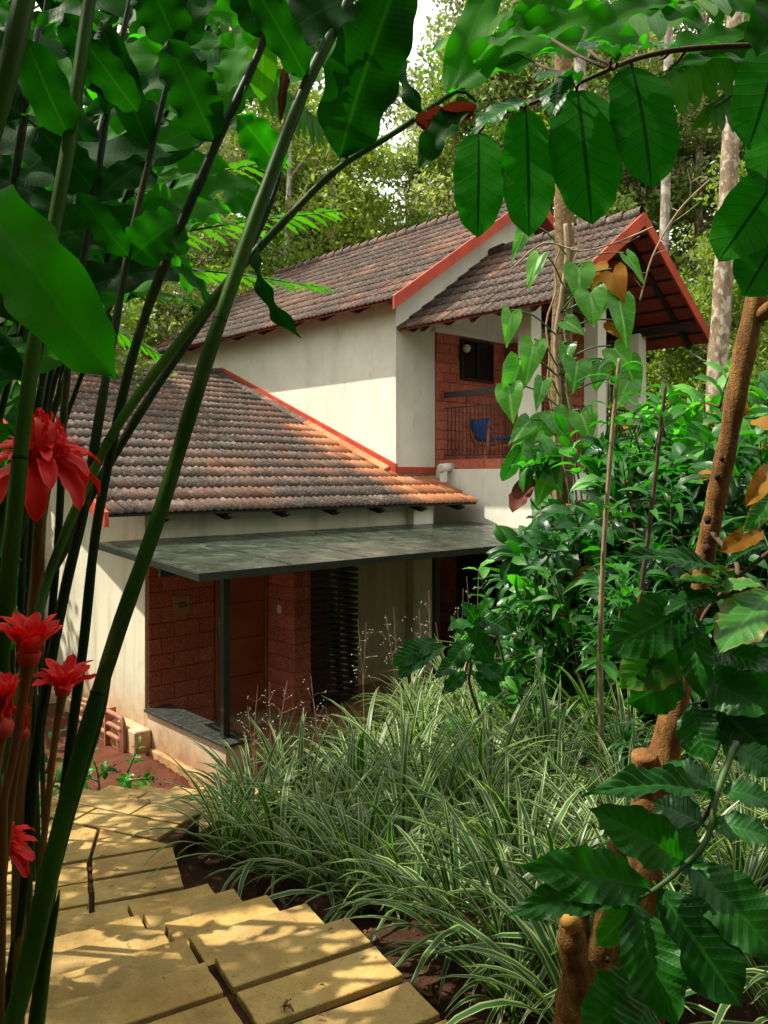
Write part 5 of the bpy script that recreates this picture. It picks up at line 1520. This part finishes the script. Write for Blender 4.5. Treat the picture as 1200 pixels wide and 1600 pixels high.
cane([(-25,1480,22,1.7),(8,1250,26,1.7),(35,1040,26,1.7),(58,930,26,1.72),(95,870,24,1.75),(150,760,24,1.8),(235,620,22,1.86),(330,480,20,1.95),(400,370,16,2.05),(440,270,12,2.1)],
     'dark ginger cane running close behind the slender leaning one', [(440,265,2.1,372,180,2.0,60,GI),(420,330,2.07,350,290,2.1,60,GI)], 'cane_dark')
# pointed new shoots
def new_shoot(px, label):
    sp = smooth_pts([(*P(x, y, D), w/2/F*D) for x, y, w, D in px], 6); b = Vector(sp[0][:3]); g = G(b.x, b.y)
    o = empty('ginger_shoot', (b.x, b.y, g)); tag(o, label, 'ginger shoot')
    m = MB(); m.tube([Vector((b.x, b.y, g-.03))-o.location]+[Vector(p[:3])-o.location for p in sp], [sp[0][3]]+[p[3] for p in sp], 10); link('stalk', m.mesh('stalk', M['cane'], True), o)
new_shoot([(52,1640,26,1.3),(62,1560,24,1.3),(75,1480,16,1.3),(88,1420,8,1.3),(93,1390,1.5,1.3)], 'pointed green shoot in front of the thickest cane at the bottom')
new_shoot([(28,1590,20,1.26),(100,1300,20,1.31),(150,1130,20,1.33),(166,1050,18,1.34),(178,1000,8,1.34),(183,975,1.5,1.34)], 'short leaf-sheath shoot hugging the thickest cane')

# ---- procedural canes filling the thicket behind
def ginger_plant(x, y, h, lean, label, ll=.42, dark=.5, n=16, facing=None):
    g = G(x, y); o = empty('ginger_cane', (x, y, g)); tag(o, label, 'torch ginger')
    top = Vector((x+lean[0], y+lean[1], g+h)); b = Vector((x, y, g-.05)); mid = b.lerp(top, .55)-Vector((lean[0]*.50, lean[1]*.50, 0))
    pts = [Vector(p) for p in smooth_pts([tuple(b), tuple(mid), tuple(top)], 8)]; N = len(pts)
    m = MB(); m.tube([p-o.location for p in pts], [.017*(1-.5*i/N) for i in range(N)], 9); link('stalk', m.mesh('stalk', M['cane_dark'], True), o)
    ax = (top-b).normalized(); sdv = ax.cross(Vector((rnd.uniform(-1,1), -1, 0))).normalized()
    for i in range(n):
        t = .38+.6*i/n; q = pts[min(N-1, int(t*N))]; s = 1 if i % 2 else -1
        ld = (sdv*s+ax*.55+Vector((0,0,-.15))+rv(.25)).normalized(); l = ll*rnd.uniform(.75,1.15)
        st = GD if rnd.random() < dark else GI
        e_ = q+ld*l; hide = False
        for w_ in (q, e_, (q+e_)*.5):
            sx_ = 600+w_.x/w_.y*F; sy_ = 745-w_.z/w_.y*F
            if sx_ > 55 and sy_ > 640-.72*sx_: hide = True
        if hide: continue                       # the thicket stops short of the view down to the roofs
        leaf_between(st[rnd.randrange(5)], o, q, q+ld*l, ax.cross(sdv)*(-1)+Vector((0,-.5,.6))+rv(.35))
    return o
desc = ['leafy ginger cane at the left edge of the thicket, topmost leaves cut by the frame','ginger cane with broad drooping leaves in the middle of the left thicket','ginger cane deep in the thicket above the left end of the low roof','dark leafy ginger cane behind the full red flower','ginger cane whose leaves hang over the upper eave','leafy ginger cane beside the side wall','short leafy ginger cane low at the left edge','ginger cane with translucent leaves against the sky','ginger cane with leaves crowding the top left','dense ginger cane between the two darkest stalks','ginger cane leaning left out of the picture','farthest leafy ginger cane of the left thicket','ginger cane shading the upper left corner','small leafy ginger cane near the laterite pillar','ginger cane behind the big pale leaf at the left','ginger cane with crossing leaves under the palm frond']
gp = [(-1.05,2.1,3.0,(.25,.2)),(-1.35,2.6,3.3,(.35,.1)),(-1.7,3.2,3.9,(.5,.2)),(-1.25,2.3,2.5,(.0,.1)),(-2.1,4.3,4.2,(.6,.2)),(-2.4,4.6,3.6,(.2,.1)),(-1.4,2.7,2.3,(-.2,.1)),(-1.5,3.4,4.3,(.8,.1)),(-1.6,2.9,3.6,(.2,-.1)),(-1.25,2.6,3.0,(.3,.3)),
      (-1.3,2.0,2.6,(-.3,.1)),(-2.6,5.0,4.4,(.5,.0)),(-1.0,1.9,3.1,(.1,.2)),(-2.2,4.2,3.0,(-.1,.1)),(-1.5,2.5,2.7,(.1,.0)),(-2.0,3.7,3.6,(.5,.1))]
for (x, y, h, l), d in zip(gp, desc): ginger_plant(x, y, h, l, d, ll=.40+.02*y, dark=.45)

d2 = ['pale young ginger cane with backlit leaves under the palm leaflets','ginger cane with bright leaves above the slender leaning cane','short ginger cane with backlit leaves at the roof edge','young ginger cane between the two palms','bright ginger cane at the back of the thicket, leaning right','ginger cane with small bright leaves beside the side wall','backlit ginger cane behind the dark leaves at the top','thin ginger cane far left with many small leaves','ginger cane with bright leaves high at the top left','ginger cane with bright leaves over the corner of the low roof','loose leafy ginger cane in the second row','tall backlit ginger cane in the third row','leafy ginger cane close behind the big pale leaf','ginger cane half hidden behind the two thickest stems']
g2 = [(-2.0,4.6,4.6,(.7,.1)),(-1.7,4.0,4.4,(.9,.1)),(-2.2,4.8,4.0,(.3,.1)),(-2.5,5.4,4.6,(.9,.2)),(-2.3,5.0,5.0,(1.1,.0)),(-2.7,5.2,3.9,(.1,.1)),(-1.4,3.2,4.2,(.5,.1)),(-2.4,4.4,4.2,(-.2,.1)),(-1.9,3.8,4.8,(.3,.1)),(-2.6,5.6,4.2,(.6,.1)),(-1.6,3.0,3.5,(-.1,.1)),(-2.1,5.0,5.3,(.8,.1)),(-1.7,3.4,3.4,(.1,.0)),(-1.3,2.9,3.8,(.3,.1))]
for (x, y, h, l), d in zip(g2, d2): ginger_plant(x, y, h, l, d, ll=.36+.02*y, dark=.12, n=20)

# ---- dried leaf hanging from a cane
dl = empty('dried_leaf', P(457,60,1.62)); tag(dl, 'brown dried curled leaf hanging between the canes at the top', 'dead leaf')
leaf_between((LS['dry'][0][0], LS['dry'][0][1], .36), dl, P(458,95,1.62), P(438,198,1.6), CAMV, 20/F*1.6)
m = MB(); m.tube([P(462,20,1.62)-dl.location, P(460,60,1.62)-dl.location, P(458,98,1.62)-dl.location], .0022, 5); link('petiole', m.mesh('petiole', M['twig']), dl)

# ---- torch ginger flowers
def flower_full(cx, cy, D, s, label, stalk_px, up=Vector((0.05,-.25,1))):
    c = P(cx, cy, D); g = G(c.x, c.y)
    sp = [Vector(p) for p in smooth_pts([tuple(P(x, y, d)) for x, y, d in stalk_px]+[tuple(c)], 6)]
    foot = Vector((sp[0].x-.02, sp[0].y, G(sp[0].x, sp[0].y)))
    o = empty('ginger_flower', foot); tag(o, label, 'flower')
    m = MB(); m.tube([p-foot for p in [foot]+sp], .008*s/.055, 10); link('stalk', m.mesh('stalk', M['flower_stalk'], True), o)
    up = up.normalized(); side = up.cross(Vector((0,1,0))).normalized(); fw = up.cross(side)
    for ring, (nr, el, L, w, st) in enumerate(((7,-.75,1.45,.62,LS['bract']),(8,-.25,1.25,.45,LS['bract_long']),(9,.15,.95,.30,LS['bract_long']),(10,.45,.7,.2,LS['bract_long']))):
        for i in range(nr):
            a = 6.283*(i+.5*ring)/nr+rnd.uniform(-.15,.15); h = side*math.cos(a)+fw*math.sin(a)
            dr = (h*math.cos(el)+up*math.sin(el)).normalized(); q = c+h*s*.22+up*s*(.06*ring)
            leaf_between(st[rnd.randrange(4)], o, q, q+dr*s*L*rnd.uniform(.85,1.12), up*1.0+h*.35, s*w, name='bract')
    # cone of small overlapping bracts
    k = 0; H_ = s*1.05
    for r in range(11):
        t = r/10; rr = s*.50*math.sqrt(max(0, 1-t**2.2))+s*.03; n = max(3, int(22*(1-t*.75)))
        for i in range(n):
            a = 6.283*(i+.5*(r % 2))/n; h = side*math.cos(a)+fw*math.sin(a)
            q = c+up*(s*.15+H_*t*.92)+h*rr
            leaf_between(LS['bract_long'][k % 4], o, q-up*s*.05, q+up*s*.16+h*s*.05*(1-t), h, s*.13, name='bract'); k += 1
    m2 = MB(); cc = []
    m2.tube([c+up*(s*.12+H_*t*.9)-foot for t in [i/8 for i in range(9)]], [s*.47*math.sqrt(max(.01, 1-(i/8)**2.2))+.001 for i in range(9)], 12)
    link('cone', m2.mesh('cone', LM['red'], True), o)
    return o
def flower_bud(cx, cy, D, s, label, stalk_px, open_=.5, n=6, up=Vector((.05,-.1,1))):
    c = P(cx, cy, D); sp = [Vector(p) for p in smooth_pts([tuple(P(x, y, d)) for x, y, d in stalk_px]+[tuple(c)], 6)]
    foot = Vector((sp[0].x-.02, sp[0].y, G(sp[0].x, sp[0].y))); o = empty('ginger_flower', foot); tag(o, label, 'flower')
    N = len(sp)+1
    m = MB(); m.tube([p-foot for p in [foot]+sp], [s*(.095+.12*(i/N)**8) for i in range(N)], 10); link('stalk', m.mesh('stalk', M['flower_stalk'], True), o)
    up = up.normalized(); side = up.cross(Vector((0,1,0))).normalized(); fw = up.cross(side)
    for ring in range(2):
        for i in range(n):
            a = 6.283*(i+.5*ring)/n; h = side*math.cos(a)+fw*math.sin(a); e = 1.45-open_*(1.1 if ring == 0 else .6)+rnd.uniform(-.12,.12)
            dr = (h*math.cos(e)+up*math.sin(e)).normalized(); q = c+h*s*.13
            leaf_between(LS['bract'][rnd.randrange(4)], o, q, q+dr*s*rnd.uniform(.9,1.15), -h+up*.3, s*.42, name='bract')
    m = MB(); m.tube([c-foot-up*s*.12, c-foot+up*s*.1, c-foot+up*s*.34], [s*.2, s*.25, s*.13], 10); link('calyx', m.mesh('calyx', LM['red'], True), o)
    return o
flower_full(66,722,1.42,.076,'full red torch ginger flower in front of the low roof',[(30,1250,1.5),(48,1000,1.5),(60,860,1.5)])
flower_full(5,1322,1.35,.040,'small red torch ginger flower at the lower left edge above the path',[(-25,1560,1.35),(-10,1430,1.35)])
flower_bud(45,1028,1.25,.075,'opening red ginger bud with star-shaped bracts at the left edge',[(5,1250,1.25),(25,1160,1.25)],.55)
flower_bud(98,1080,1.5,.062,'small red ginger bud before the cream side wall',[(58,1400,1.5),(72,1280,1.5),(84,1170,1.5)],.85)
flower_bud(2,1140,1.15,.07,'closed upright red ginger bud cut by the left edge',[(-30,1400,1.15),(-12,1250,1.15)],.08)
flower_bud(34,1150,1.3,.05,'slim closed pink ginger bud beside the opening bud',[(5,1380,1.3),(18,1260,1.3)],.06, 5)

# ================================================================== PALM FRONDS
def frond_list(o, p0, p1, sag, n, L, droop, st=None, wid=.2, facing=(0,0,1), up=.1):
    st = st or LS['frond']
    mid = p0.lerp(p1, .5)+Vector((0,0,sag)); pts = [Vector(p) for p in smooth_pts([tuple(p0), tuple(mid), tuple(p1)], 10)]; N = len(pts)
    m = MB(); m.tube([p-o.location for p in pts], [.013*(1-.75*i/N) for i in range(N)], 6); r_ = link('rachis', m.mesh('rachis', M['green_stem'], True), o)
    fc = Vector(facing)
    for i in range(n):
        t = .18+.82*i/(n-1); k = min(N-2, int(t*(N-1))); q = pts[k].lerp(pts[k+1], t*(N-1)-k); dd = (pts[k+1]-pts[k]).normalized()
        sdv = dd.cross(fc).normalized(); l = L*(math.sin(math.pi*(.22+.7*t))**.7)
        for s in (-1, 1):
            ld = (sdv*s+dd*(.5+.5*t)+Vector((0,0,-droop))+rv(.08)).normalized()
            leaf_between(st[rnd.randrange(3)], o, q, q+ld*l*rnd.uniform(.9,1.1), fc+rv(.2), l*wid*1.3, name='leaflet')
def palm(loc, label, crown, fronds, trunk=True):
    o = empty('palm', loc); tag(o, label, 'palm')
    c = Vector(crown)
    if trunk:
        m = MB(); m.tube([Vector((0,0,-.1)), (c-o.location)*.5+Vector((.05,0,0)), c-o.location], [.07,.055,.045], 10); link('trunk', m.mesh('trunk', M['bark_palm'], True), o)
    for f in fronds: frond_list(o, c, *f)
    return o
pc = Vector((-3.0, 6.0, 1.15))
palm((-3.15,6.0,G(-3.15,6.0)), 'bright green palm whose fronds reach over the low roof from the left', pc,
     [(P(500,448,5.9),.25,26,.34,.25),(P(520,330,5.6),.2,24,.36,.35),(P(300,470,5.0),.2,22,.36,.3),(P(430,250,5.4),.3,24,.38,.4),(P(260,560,6.6),.2,20,.32,.3),(P(200,330,5.2),.3,22,.38,.3),(P(-200,300,6),.3,20,.4,.4),(P(120,200,6.4),.3,22,.4,.4)])
pc = Vector((-2.3, 4.9, 3.15))
palm((-2.75,5.0,G(-2.75,5.0)), 'tall palm hanging pale translucent leaflets against the sky at the top left', pc,
     [(P(600,105,4.3),.25,34,.52,1.6,None,.15,(0,-.5,.8)),(P(500,190,4.9),.25,30,.46,1.5,None,.15,(0,-.5,.8)),(P(330,10,4.0),.1,22,.42,.7,None,.22,(0,-.5,.8)),(P(420,-40,5.0),.2,24,.46,1.2,None,.18),(P(100,100,4.5),.1,22,.42,.6),(P(560,-60,4.8),.2,26,.5,1.4,None,.16)])
pc = Vector((2.55, 3.9, 2.45))
palm((3.0,4.2,G(3.0,4.2)), 'palm at the right edge spreading pale green cut leaflets across the top', pc,
     [(P(860,70,2.9),.12,24,.36,.35,None,.26,(0,-.6,.8)),(P(980,150,2.9),.05,22,.34,1.0,None,.26,(0,-.6,.8)),(P(905,-20,3.2),.1,22,.40,.3,None,.26,(0,-.6,.8)),(P(1040,10,2.6),.05,22,.34,.3,None,.28,(0,-.6,.8)),(P(1110,170,3.0),.02,20,.30,1.6,None,.24,(0,-.8,.6)),(P(700,60,4.4),.2,24,.40,.4,None,.22,(0,-.5,.8))])

# ================================================================== KNOTTY COFFEE TREE (right)
def woody(name, label, cat, trunks, mat='bark_coffee', wob=.12):
    x, y, w, D = trunks[0][0]; b = P(x, y, D); g = G(b.x, b.y); foot = Vector((b.x, b.y, g))
    o = empty(name, foot); tag(o, label, cat); allp = []
    for ti, tr in enumerate(trunks):
        sp = smooth_pts([(*P(x, y, D), w/2/F*D) for x, y, w, D in tr], 8)
        pts = [Vector(p[:3]) for p in sp]; rad = [p[3]*(1+.045*math.sin(i*1.3+ti)+.05*math.sin(i*.55)) for i, p in enumerate(sp)]
        if ti == 0: pts = [Vector((pts[0].x, pts[0].y, min(g-.1, pts[0].z-.1)))]+pts; rad = [rad[0]*1.15]+rad
        m = MB(); m.tube([p-foot for p in pts], rad, 16, True, wob, ti); link('trunk' if ti == 0 else 'limb', m.mesh('trunk', M[mat], True), o)
        allp.append(pts)
    return o, allp
def knots(o, pts_px, D, r=.012):
    for x, y, k in pts_px:
        c = P(x, y, D); m = sphere_mb(c-o.location, r*k, 8, 1.3); link('knot', m.mesh('knot', M['bark_knot'], True), o)
ct, cpts = woody('coffee_tree', 'knotty orange-brown coffee trunk on the right with broad ribbed leaves', 'tree',
    [[(1010,1290,50,2.3),(1040,1170,52,2.3),(1072,1040,26,2.28),(1098,890,28,2.25),(1115,800,30,2.22),(1132,720,30,2.2),(1160,570,32,2.18),(1185,450,30,2.16),(1192,438,22,2.16)],
     [(1012,1275,44,2.34),(1008,1230,42,2.3),(1006,1178,38,2.28)],
     [(1178,500,24,2.17),(1215,470,20,2.1),(1250,430,16,2.0)]])
knots(ct, [(1160,548,1.0),(1142,612,.7),(1128,716,.9),(1120,745,.8),(1106,812,1.1),(1104,858,1.2),(1066,1015,.8),(1062,1130,.9),(1150,640,.5),(1168,520,.6)], 2.182, .010)
def attach_leaves(o, L, stem_from, r=.004, mat='green_stem'):
    for bx, by, bD, tx, ty, tD, w, st, fc in L:
        p0 = P(bx, by, bD); p1 = P(tx, ty, tD); near = min(stem_from, key=lambda q: (q-p0).length)
        m = MB(); m.tube([near-o.location, near.lerp(p0, .5)-o.location-Vector((0,0,.005)), p0-o.location], [r*1.1, r, r*.8], 5); link('petiole', m.mesh('petiole', M[mat], True), o)
        leaf_between(st[rnd.randrange(len(st))], o, p0, p1, Vector(fc)+rv(.08), w/F*((bD+tD)/2))
def twig(o, px, r=.006, mat='twig'):
    pts = [Vector(p) for p in smooth_pts([tuple(P(*p)) for p in px], 6)]
    m = MB(); n = len(pts); m.tube([p-o.location for p in pts], [r*(1-.5*i/n) for i in range(n)], 7); link('twig', m.mesh('twig', M[mat], True), o); return pts
UPF = (0,-1,.45); UP2 = (-.2,-.8,.8)
tw1 = twig(ct, [(1110,830,2.22),(1150,880,2.05),(1145,915,1.95),(1130,930,1.9),(1090,950,1.9)], .007)
tw2 = twig(ct, [(1205,860,1.95),(1150,905,1.95),(1100,960,1.92),(1075,1040,1.9)], .006)
tw3 = twig(ct, [(1250,1000,1.8),(1180,1040,1.85),(1110,1090,1.9)], .006)
attach_leaves(ct, [(1150,905,1.95,965,870,1.8,46,CH,(0,-.5,1)),(1140,918,1.93,1050,908,1.85,42,CP_,(0,-.5,1)),(1118,930,1.9,1035,962,1.8,48,CH,(0,-.5,1)),(1088,942,1.9,938,1022,1.8,92,CH,UPF),
   (1078,980,1.9,966,1075,1.85,96,CP_,(0,-1,.1)),(1068,1040,1.9,978,1100,1.86,92,CH,(0,-1,-.1)),(1205,925,1.9,1122,1022,1.75,84,CP_,(-.3,-.8,.5)),(1115,925,1.9,1190,915,1.85,44,CP_,(0,-.5,1)),
   (1082,960,1.88,1100,1095,1.8,56,CH,(-.5,-.8,.2)),(1105,1020,1.86,1215,1055,1.75,64,CH,(0,-.7,.8)),(1088,1060,1.88,1205,1115,1.75,84,CH,(-.2,-.9,.5)),(1080,1100,1.88,1112,1195,1.8,72,CH,(-.5,-.8,.1)),
   (1110,1095,1.88,1215,1190,1.75,84,CH,(-.3,-.9,.3)),(1190,830,2.0,1125,862,1.95,34,LS['old'],(0,-.8,.5)),(1205,735,2.0,1165,792,1.9,34,LS['old'],(-.2,-.8,.5)),(1210,770,1.95,1160,835,1.9,34,CP_,(0,-.8,.5)),(1200,850,2,1130,885,1.95,30,CH,(0,-.6,.9)),
   (1205,1010,1.85,1140,1110,1.9,80,CH,(-.3,-.9,.3)),(1215,1120,1.8,1130,1180,1.85,76,CH,(-.2,-.9,.5)),(1060,1000,1.95,1000,960,2.0,60,CH,UPF)], tw1+tw2+tw3)

# second stem group at the bottom right, branching low, stub with a cut face
c2, c2p = woody('coffee_tree', 'stout forked brown stump at the bottom right with a pale cut stub', 'tree',
    [[(890,1720,80,1.75),(900,1600,74,1.75),(915,1545,72,1.75),(935,1490,42,1.75),(948,1430,38,1.75),(952,1380,34,1.76),(975,1290,30,1.8)],
     [(905,1560,50,1.74),(898,1510,44,1.72),(893,1460,42,1.7),(892,1438,36,1.7)],
     [(925,1560,44,1.76),(960,1490,42,1.78),(985,1420,36,1.8),(1010,1360,30,1.85)],
     [(905,1480,30,1.77),(905,1420,34,1.78),(905,1400,32,1.78)]])
m = MB(); q = P(892,1436,1.695); m.tube([q-c2.location+Vector((0,0,-.012)), q-c2.location+Vector((-.002,-.012,.018))], [.024,.014], 10); link('cut_stub', m.mesh('cut_stub', M['bark_cut'], True), c2)
knots(c2, [(893,1475,1.0),(935,1540,1.3),(925,1560,1.0),(950,1500,.7),(905,1590,1.0)], 1.71, .008)
tb = twig(c2, [(1150,1160,1.7),(1120,1240,1.62),(1105,1310,1.58),(1060,1360,1.55),(1015,1395,1.52),(975,1410,1.5)], .0075, 'green_stem')
tb2 = twig(c2, [(1010,1360,1.85),(1090,1290,1.75),(1118,1245,1.64)], .008)
attach_leaves(c2, [(1118,1248,1.62,908,1246,1.5,56,CH,(0,-.6,1)),(1065,1345,1.56,918,1262,1.5,84,CH,(-.2,-1,.6)),(1100,1290,1.6,1020,1255,1.7,64,CH,(0,-1,.5)),(1012,1388,1.52,812,1352,1.42,84,CH,(-.1,-1,.7)),
   (978,1408,1.5,792,1432,1.4,62,CH,(.0,-.7,1)),(990,1412,1.5,1058,1605,1.4,96,CH,(-.3,-1,.2)),(1030,1390,1.53,1160,1575,1.42,118,CH,(-.2,-1,.4)),(1075,1350,1.56,1222,1508,1.45,104,CH,(0,-1,.5)),
   (1108,1290,1.6,1215,1318,1.55,56,CH,(0,-.7,.9)),(995,1525,1.5,905,1625,1.42,104,CH,(-.2,-1,.2)),(1125,1235,1.64,1215,1262,1.6,52,CH,(0,-.6,1)),(1120,1235,1.64,1040,1190,1.7,50,CH,(0,-.7,.8)),(1060,1360,1.55,1080,1290,1.6,60,CH,(0,-1,.3)),
   (1150,1170,1.7,1215,1210,1.65,60,CH,(0,-.8,.7)),(1000,1400,1.51,930,1480,1.5,60,CP_,(0,-1,.2)),(1015,1560,1.48,960,1660,1.4,100,CH,(0,-1,.3))], tb+tb2)

# ================================================================== OVERHANGING BRANCH WITH BIG PENDANT LEAVES (top right)
base = Vector((2.05, 1.7, 0)); base.z = G(base.x, base.y)
ob = empty('overhanging_tree', base); tag(ob, 'tree reaching in from the right with four big hanging oval leaves', 'tree')
tr = [base-Vector((0,0,.1)), Vector((2.0,1.7,-.6)), Vector((1.85,1.68,.4)), Vector((1.6,1.65,.95)), P(1250,72,1.66)]
tp = [Vector(p) for p in smooth_pts([tuple(p) for p in tr], 6)]; n = len(tp)
m = MB(); m.tube([p-base for p in tp], [.045*(1-.75*i/n) for i in range(n)], 10, True, .15); link('trunk', m.mesh('trunk', M['bark_coffee'], True), ob)
b1 = twig(ob, [(1250,72,1.66),(1150,72,1.62),(1060,78,1.6),(1000,90,1.6),(960,105,1.6),(900,132,1.6),(830,162,1.6),(760,185,1.6)], .0065, 'twig')
b2 = twig(ob, [(1250,72,1.66),(1215,160,1.6),(1205,280,1.58),(1208,380,1.56)], .006, 'twig')
PD = LS['pendant']
attach_leaves(ob, [(748,208,1.6,746,372,1.55,80,PD,(0,-1,-.05)),(822,172,1.6,826,370,1.55,84,PD,(.05,-1,0)),(902,142,1.6,925,352,1.54,110,PD,(-.08,-1,0)),(988,106,1.6,1018,295,1.54,108,PD,(.05,-1,-.05)),
   (825,158,1.58,738,212,1.5,58,CH,(-.2,-.8,.8)),(905,130,1.58,838,130,1.5,60,CH,(-.5,-.8,.5)),(880,120,1.58,868,182,1.48,56,CH,(-.6,-.8,.3)),(955,90,1.58,1062,72,1.5,64,CH,(0,-.5,1)),(965,98,1.58,900,80,1.5,52,CH,(0,-.6,.9)),
   (1215,75,1.6,1168,235,1.5,108,PD,(0,-1,.1)),(1210,190,1.6,1196,300,1.5,78,PD,(-.3,-1,.1)),(1215,275,1.58,1122,408,1.5,96,PD,(.1,-1,.2)),(1215,370,1.56,1162,462,1.5,88,PD,(0,-1,.2)),(1230,0,1.6,1180,90,1.5,90,GD,(0,-1,.2)),(1030,92,1.66,1196,56,1.7,62,GI,(0,-.8,.7)),(1045,108,1.68,1185,100,1.75,44,GI,(0,-.6,.9)),(910,70,1.7,1060,12,1.8,66,GI,(0,-.9,.6)),(1120,60,1.7,960,10,1.8,60,GI,(0,-.8,.7)),(1180,40,1.7,1050,-25,1.8,66,GI,(0,-.8,.7)),(860,60,1.8,740,100,1.9,46,GI,(0,-.8,.7)),(800,80,1.9,860,-20,1.9,56,GI,(0,-.9,.5))], b1+b2, .0035, 'twig')

# ================================================================== PHILODENDRON ON THE RINGED TRUNK
ph = empty('philodendron', (t1.location.x-.12, t1.location.y-.05, t1.location.z)); tag(ph, 'climbing philodendron with big heart-shaped leaves on the ringed trunk', 'climber')
vine = [Vector(p) for p in smooth_pts([tuple(P(x, y, 9.42)) for x, y in ((872,800),(868,700),(874,620),(868,540),(878,460),(886,400),(884,350))], 5)]
m = MB(); m.tube([p-ph.location for p in vine], .03, 8, True, .2); link('stem', m.mesh('stem', M['twig_pale'], True), ph)
for dx in (-.11, .1):
    m = MB(); m.tube([p-ph.location+Vector((dx+.03*math.sin(i), -.04, 0)) for i, p in enumerate(vine)], .012, 5); link('aerial_root', m.mesh('aerial_root', M['twig_pale'], True), ph)
HL, HO = LS['heart'], LS['heart_old']
for bx, by, tx, ty, w, D, st in [(905,412,905,470,56,9.2,HL),(922,450,928,508,56,9.1,HL),(902,560,898,612,50,9.1,HL),(845,395,822,450,34,9.0,HL),(800,484,793,540,36,9.0,HL),(835,530,822,598,46,9.0,HL),(815,560,790,640,54,9.1,HL),
      (795,600,800,660,50,9.05,HL),(850,590,838,640,30,9.0,HL),(830,655,796,690,36,9.0,HL),(855,660,800,700,50,9.1,HL),(840,690,812,745,40,9.0,HL),(818,695,784,752,34,9.05,LS['pendant']),(965,462,985,540,50,9.2,HL),(950,440,935,495,44,9.3,HL),
      (930,410,925,450,46,9.3,HO),(955,420,975,470,46,9.2,HO),(958,500,975,530,40,9.3,HO),(975,395,1010,440,24,9.3,HL),(890,535,880,575,30,9.3,HL),(880,500,915,520,36,9.2,HL),(955,540,990,575,50,9.3,HL),(940,560,930,610,44,9.4,HL),
      (975,560,1000,620,50,9.5,HL),(985,590,960,640,46,9.3,HL),(860,640,890,690,50,9.0,HL),(905,640,925,690,54,9.0,HL),(850,700,868,760,52,8.9,HL),(810,560,782,600,36,9.2,HL),(860,735,838,790,44,9.0,HL),(830,745,800,800,40,9.0,LS['maroon']),(848,722,880,770,50,8.9,HL),(825,350,800,405,30,9.0,HL)]:
    p0 = P(bx, by, D); p1 = P(tx, ty, D-.12); near = min(vine, key=lambda q: (q-p0).length+abs(q.z-p0.z+.25)*.5)
    m = MB(); mid = near.lerp(p0, .55)+Vector((0,-.05,.06)); m.tube([Vector(p)-ph.location for p in smooth_pts([tuple(near), tuple(mid), tuple(p0)], 4)], .010, 5); link('petiole', m.mesh('petiole', M['green_stem'], True), ph)
    leaf_between(st[rnd.randrange(len(st))], ph, p0, p1, Vector((rnd.uniform(-.5,.1),-1,rnd.uniform(.1,.7))), w*.82/F*D)

# bare twigs in front of the balcony gable
for px, lb in (([(1000,470),(1020,400),(1060,330),(1110,280)],'bare branching twig in front of the balcony gable'),([(800,420),(850,380),(905,392),(960,380),(1020,355)],'thin bare twig crossing the balcony roof')):
    o = empty('bare_twig', P(*px[0], 9.3)); tag(o, lb, 'twig')
    pts = [Vector(p) for p in smooth_pts([tuple(P(a, b, 9.3-.1*i)) for i, (a, b) in enumerate(px)], 6)]
    m = MB(); m.tube([p-o.location for p in pts], .011, 5); link('stem', m.mesh('stem', M['twig_pale'], True), o)
    for i in range(9):
        q = pts[2+i*2]; e = q+Vector((rnd.uniform(-.25,.35), rnd.uniform(-.2,.1), rnd.uniform(-.1,.35))); m = MB(); m.tube([q-o.location, q.lerp(e,.5)+rv(.04)-o.location, e-o.location], [.006,.005,.003], 4); link('side_twig', m.mesh('side_twig', M['twig_pale']), o)

# ================================================================== TREES OUTSIDE THE FRAME THAT SHADE THE GARDEN
for x, y, k, s in ((-5.6,4.6,2,.85),(-6.2,1.5,0,.9),(-3.2,-1.2,2,.8),(1.5,-2.6,0,.85),(-9.5,6.5,0,1.0),(5.2,1.2,2,.7),(-1.0,-2.5,2,.9),(3.4,-1.5,2,.8),(-4.5,-4,0,1),(4.5,-5,2,1),(-8,-2,2,1),(8,-1,2,1),(0,-6,2,1.1),(-2.2,-.9,5,.9),(1.8,-1.0,5,.9),(0,-3.4,5,1.2),(-4.2,1.0,5,.8)):
    shade_tree(x, y, k, s, G(x, y))  # added out of view for shade; labels are borrowed from the forest trees
